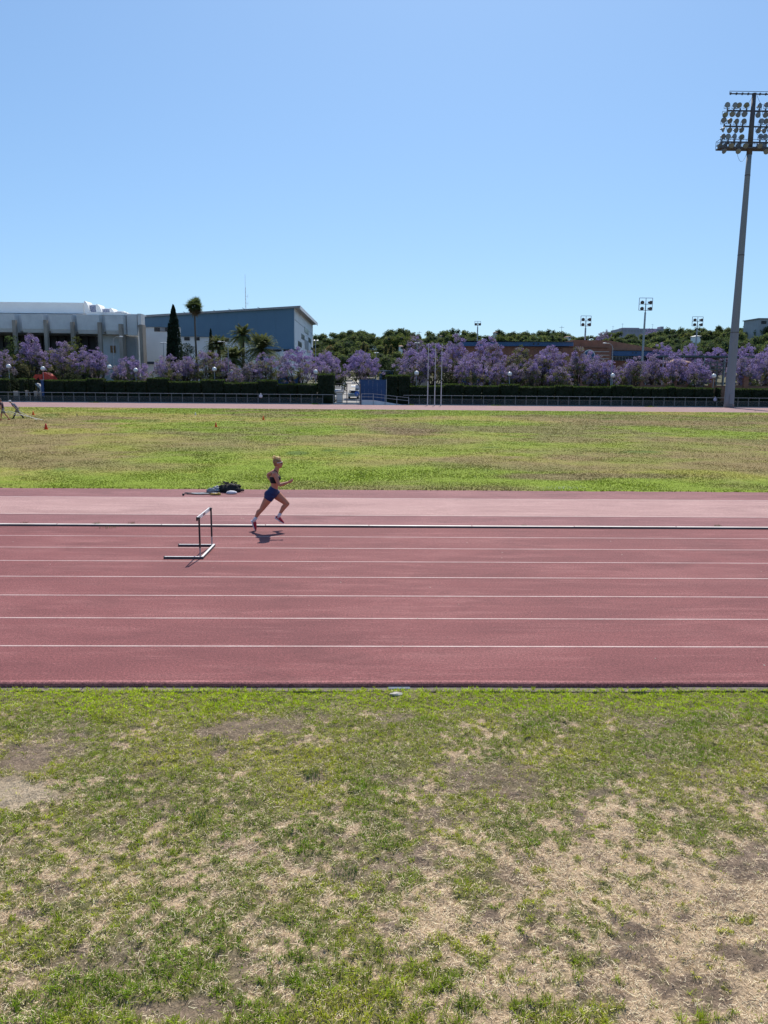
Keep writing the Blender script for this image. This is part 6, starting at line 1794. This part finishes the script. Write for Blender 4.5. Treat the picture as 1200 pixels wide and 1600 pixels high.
# ================================================================== HURDLE
hn, hf = G(313.4, 873.5, 0), G(332.6, 854.5, 0)
h0x = (hn.x + hf.x) / 2
hy0, hy1 = hn.y, hn.y + 1.20
hd = empty('hurdle', (h0x, (hy0 + hy1) / 2, 0), 0, 'white and black athletics hurdle standing alone on the red lanes', 'hurdle')
def h_(name, mb, m, sm=False): return mb.build(name, m, hd, sm)
for s in (-1, 1):
    y = s * .58
    h_('base_leg', MB().box(-.72, .0, y - .020, y + .020, .004, .042), M['steel_dark'])  # dark body colour stands for the shaded sides of the leg
    h_('leg_lit_top', MB().box(-.715, -.002, y - .019, y + .019, .0422, .047), M['white_paint'])  # white strip paints the sunlit upper face of the leg
    b = MB(); b.box(-.73, -.721, y - .024, y + .024, .003, .054); h_('end_plug', b, M['black_paint'])
    h_('post', MB().box(-.030, -.004, y - .013 - s * .008, y + .013 - s * .008, .0525, .30), M['alu'])
    h_('post_sleeve', MB().box(-.032, -.002, y - .016 - s * .008, y + .016 - s * .008, .22, .81), M['black_paint'])
    h_('post_cap', MB().box(-.040, .006, y - .024 - s * .008, y + .024 - s * .008, .8101, .832), M['black_paint'])
h_('cross_base', MB().box(.0005, .048, -.605, .605, .003, .045), M['steel_dark'])
h_('cross_lit_top', MB().box(.004, .044, -.60, .60, .0452, .052), M['white_paint'])  # white upper face painted as sunlit, dark bar below as shaded
bar_ = h_('top_bar', MB().box(-.062, -.041, -.62, .62, .768, .838), M['white_paint'])
MB().box(-.0408, -.0395, -.10, .10, .780, .826).build('bar_mark', M['logo'], bar_)
for s in (-1, 1):
    MB().box(-.0635, -.0395, s * .605 - .015, s * .605 + .015, .765, .841).build('bar_end', M['black_paint'], bar_)

# ================================================================== BAGS AND KIT
def blob(name, c, d, m, lab, cat, z=0.01, seed=0, lump=.25, parent=None):
    bm = bmesh.new(); bmesh.ops.create_icosphere(bm, subdivisions=4, radius=1)
    for v in bm.verts:
        p = v.co.copy(); n_ = float(fbm(np.array([p.x * 1.7 + seed * 3.1 + 5]), np.array([p.z * 1.7 + p.y * 1.3 + 5]), 1.6, 4, 90 + seed % 7)[0]) - .5
        v.co = p * (1 + lump * n_ * 2)
        v.co.x *= d[0]; v.co.y *= d[1]; v.co.z *= d[2]
        if v.co.z < -d[2] * .45: v.co.z = -d[2] * .45
    me = bpy.data.meshes.new(name); bm.to_mesh(me); bm.free()
    for p in me.polygons: p.use_smooth = True
    o = link(name, me, m, parent); o.location = (c[0], c[1], z + d[2] * .45)
    if lab: tag(o, lab, cat)
    return o
def gp(px, py): q = G(px, py, 0.004); return q
M['jacket'] = mat('jacket', (0.60, 0.60, 0.60), (0.10, 0.11, 0.14), 9, 0.8, bmp=0.4)
q = gp(358, 769); sack = blob('sack', (q.x, q.y + .1), (.36, .24, .18), M['black_cloth'], 'bulging black sack lying at the track side behind the white bag', 'bag', seed=2)
b = MB()
for k in range(60):
    a = random.uniform(0, 6.28); r0 = random.uniform(.1, .3); z_ = .30 - r0 * .45
    p0 = vec(math.cos(a) * r0, math.sin(a) * .14, .06 + random.uniform(-.10, .13)); 
    b.tube([p0, p0 + vec(random.uniform(-.1, .1), 0, .05), p0 + vec(random.uniform(-.16, .16), 0, 0)], .012, 5)
b.build('cord_netting', M['black_cloth'], sack)
q = gp(376, 767); o = blob('sack_neck', (0, 0), (.10, .07, .05), M['black_cloth'], None, None, seed=4, parent=sack); o.location = (.36, .02, -.04)
q = gp(362, 771.5); blob('carrier_bag', (q.x, q.y), (.17, .10, .065), M['cloth_white'], 'white plump carrier bag lying in front of the black sack', 'bag', seed=6, lump=.18)
q = gp(339, 768.5); jk = blob('jacket', (q.x, q.y + .05), (.15, .13, .12), M['jacket'], 'crumpled white and grey jacket heaped against the black sack', 'jacket', seed=9, lump=.5)
o = blob('jacket_fold', (0, 0), (.19, .14, .07), M['cloth_grey'], None, None, seed=11, lump=.6, parent=jk); o.location = (-.12, -.06, -.03)
q = gp(330, 769.5); blob('backpack', (q.x - .02, q.y + .02), (.13, .12, .10), M['cloth_grey'], 'small dark grey bag left of the crumpled jacket', 'bag', seed=15, lump=.4)
q = gp(337, 773.5)
o = empty('yellow_strap', (q.x, q.y, .01), 0, 'tangled yellow strap lying in front of the jacket', 'strap')
b = MB(); rs = random.Random(8)
for k in range(9):
    pts = [vec(rs.uniform(-.18, .16), rs.uniform(-.06, .08), rs.uniform(.0, .05)) for _ in range(5)]
    for i in range(4): b.bar(pts[i], pts[i + 1], .028, .008)
b.build('webbing', M['yellow'], o)
b = MB(); b.sphere((.1, 0, .05), .035, 8, 6, (1.4, 1, .6)); b.build('buckle', M['yellow'], o)
q = gp(313, 772); o = empty('resistance_band', (q.x, q.y, .008), 0, 'flat grey training mat strips stretched out left of the bags', 'training band')
b = MB()
for k in range(4):
    y_ = -.07 + k * .07; x0 = -.40 + k * .06; pts = [vec(x0 + i * .11, y_ + .02 * math.sin(i * 1.3 + k), .012 + .012 * abs(math.sin(i * .9 + k))) for i in range(8)]
    for i in range(7): b.bar(pts[i], pts[i + 1], .055, .008)
b.build('band', M['cloth_grey'], o)
b = MB()
for k in range(3):
    y_ = -.11 + k * .13; pts = [vec(-.50 + i * .12, y_ + .03 * math.sin(i * 1.1 + k * 2), .018 + .01 * math.sin(i + k)) for i in range(9)]
    for i in range(8): b.bar(pts[i], pts[i + 1], .022, .014)
b.build('cord', M['black_paint'], o)
q = gp(286.5, 774.5); me = MB().sphere((0, 0, 0), .038, 12, 8).mesh('ball', True); o = link('small_ball', me, M['black_paint']); o.location = (q.x, q.y, .042); tag(o, 'small black ball lying left of the training bands', 'ball')

# ================================================================== CONES
def cone(px, py, h, m, lab):
    q = G(px, py, .02); o = empty('training_cone', (q.x, q.y, .02), 0, lab, 'cone', 'small training cones on the infield')
    b = MB(); b.tube([(0, 0, .02), (0, 0, h)], [h * .30, h * .09], 14); b.build('cone_body', m, o, True)
    b = MB(); b.box(-h * .36, h * .36, -h * .36, h * .36, 0, .022); b.build('cone_base', m, o)
cone(52, 648.5, .42, M['orange'], 'orange cone nearest to the people dragging poles')
cone(72, 671, .42, M['red'], 'red cone standing alone at the left of the infield')
cone(305.5, 648.5, .28, M['white_paint'], 'small white cone far out on the infield')
cone(337.5, 667, .34, M['orange'], 'orange yellow cone below the white cone on the infield')
cone(411.5, 656, .38, M['orange'], 'orange cone farthest to the right on the infield')
# thin marker stake
q = G(120.5, 651, .02); o = empty('marker_stake', (q.x, q.y, 0), 0, 'short dark stake stuck in the infield right of the cones', 'stake'); MB().box(-.03, .03, -.03, .03, 0, .28).build('stake', M['steel_dark'], o); MB().box(-.05, .05, -.05, .05, .2801, .31).build('stake_cap', M['steel_dark'], o)

# ================================================================== THINGS ON THE RAILING
for px, lab, m in ((407.5, 'white cloth bag hung over the railing below the low white wall', M['cloth_white']), (1117.5, 'pale blue white bottle standing on the railing left of the big mast', M['glass_pale'])):
    q = PY(px, 620, Y_FENCE - .12); o = empty('hung_bag' if 'bag' in lab else 'bottle', (q.x, Y_FENCE - .15, 0), 0, lab, 'bag' if 'bag' in lab else 'bottle')
    b = MB(); b.sphere((0, 0, 1.22), .27, 10, 8, (1.1, .5, 1.0)); b.build('bag_body' if 'bag' in lab else 'bottle_body', m, o, True)
    b = MB(); b.tube([(0, 0, 1.42), (0, 0, 1.68)], [.13, .06], 8); b.build('handle' if 'bag' in lab else 'neck', m, o, True)

# ================================================================== LEFT PLAY AREA
A = PY(50, 586, 128); B = PY(66, 600, 128)
o = empty('red_canopy', (A.x, 128, 0), 0, 'bright red rounded canopy with a red board above the left hedge gap', 'canopy'); w = B.x - A.x
x2 = PY(81, 590, 128).x - A.x
b = MB(); poly = [(w + .1, PY(60, 593, 128).z)] + [(w + .1 + (x2 - w - .1) * t, PY(60, 593, 128).z + (A.z + .45 - PY(60, 593, 128).z) * math.cos(t * math.pi / 2) ** .6) for t in [i / 8 for i in range(9)]]
b.prism(poly, 0, 2.2); b.build('canopy_cover', M['red'], o)
b = MB(); z1, z0 = A.z + .1, PY(50, 593, 128).z; b.prism([(0, z0), (w * .45, z0), (w * .62, (z0 + z1) / 2), (w * .8, z0), (w, z0), (w, z1), (w * .35, z1)], -.1, .1); b.build('red_board', M['red'], o)
b = MB(); b.box(0, .08, .1, .2, 0, z0); b.box(x2 - .1, x2, .1, .2, 0, z0); b.build('pole', M['galv'], o)
q = PY(66, 600, 124.4); o = empty('blue_post', (q.x, 124.4, 0), 0, 'thick blue post at the left end of the long hedge', 'post')
b = MB(); b.box(-.2, .2, 0, .25, 0, PY(66, 594, 124.4).z); b.build('post_body', M['blue_gate'], o); b = MB(); b.box(-.23, .23, -.03, .28, PY(66, 594, 124.4).z + .001, PY(66, 594, 124.4).z + .08); b.build('cap', M['galv'], o)
for px, w_, t_, lab in ((24.5, 4.5, 612, 'widest pale concrete pier in the left hedge gap'), (41, 2.2, 611, 'narrow pale concrete pier between the two narrow hedge columns'), (55, 2.6, 612, 'pale concrete pier under the playing child'), (63, 1.8, 612, 'pale concrete pier beside the blue post')):
    A, B = PY(px - w_, t_, 124.4), PY(px + w_, t_, 124.4); o = empty('concrete_pier', ((A.x + B.x) / 2, 124.4, 0), 0, lab, 'pier', 'concrete piers in the left hedge gap')
    w = (B.x - A.x) / 2; b = MB(); b.add([(-w, 0, 0), (w, 0, 0), (w * .75, 0, A.z), (-w * .75, 0, A.z), (-w, .5, 0), (w, .5, 0), (w * .75, .5, A.z), (-w * .75, .5, A.z)], [(0, 1, 2, 3), (5, 4, 7, 6), (1, 5, 6, 2), (4, 0, 3, 7), (3, 2, 6, 7)]); b.build('pier_shaft', M['concrete_tan'], o)
    b = MB(); b.box(-w * .85, w * .85, -.05, .55, A.z + .001, A.z + .1); b.build('pier_cap', M['stone'], o)
q = PY(24, 606, 133); make_car((q.x - 1, 133, .1), R(200), P_w, 'white car seen through the leftmost hedge gap', None)
q = PY(41, 606, 134); make_car((q.x, 134, .1), R(10), P_s, 'pale car glimpsed between the narrow hedge columns', None)
q = PY(57, 606, 127.5); o = empty('bouncy_slide', (q.x, 127.5, 0), 0, 'white curved play slide with an orange side panel behind the left railing', 'slide')
b = MB(); zt = PY(57, 599, 127.5).z
pr = [(-.6, zt), (-.2, zt + .05), (.3, zt - .1), (.6, zt - .5), (.85, zt - 1.3), (.9, .3), (.7, .3), (.62, zt - 1.3), (.4, zt - .7), (.1, zt - .4), (-.6, zt - .35)]
b.prism(pr, 0, 1.0); b.build('slide_chute', M['white_paint'], o)
b = MB(); b.box(-.55, .0, -.06, -.001, zt - 1.5, zt - .36); b.build('side_panel', M['yellow'], o)
b = MB(); b.box(-.6, -.5, .1, .9, .0, zt - .36).box(.1, .2, .1, .9, .0, zt - .42); b.build('leg', M['galv'], o)
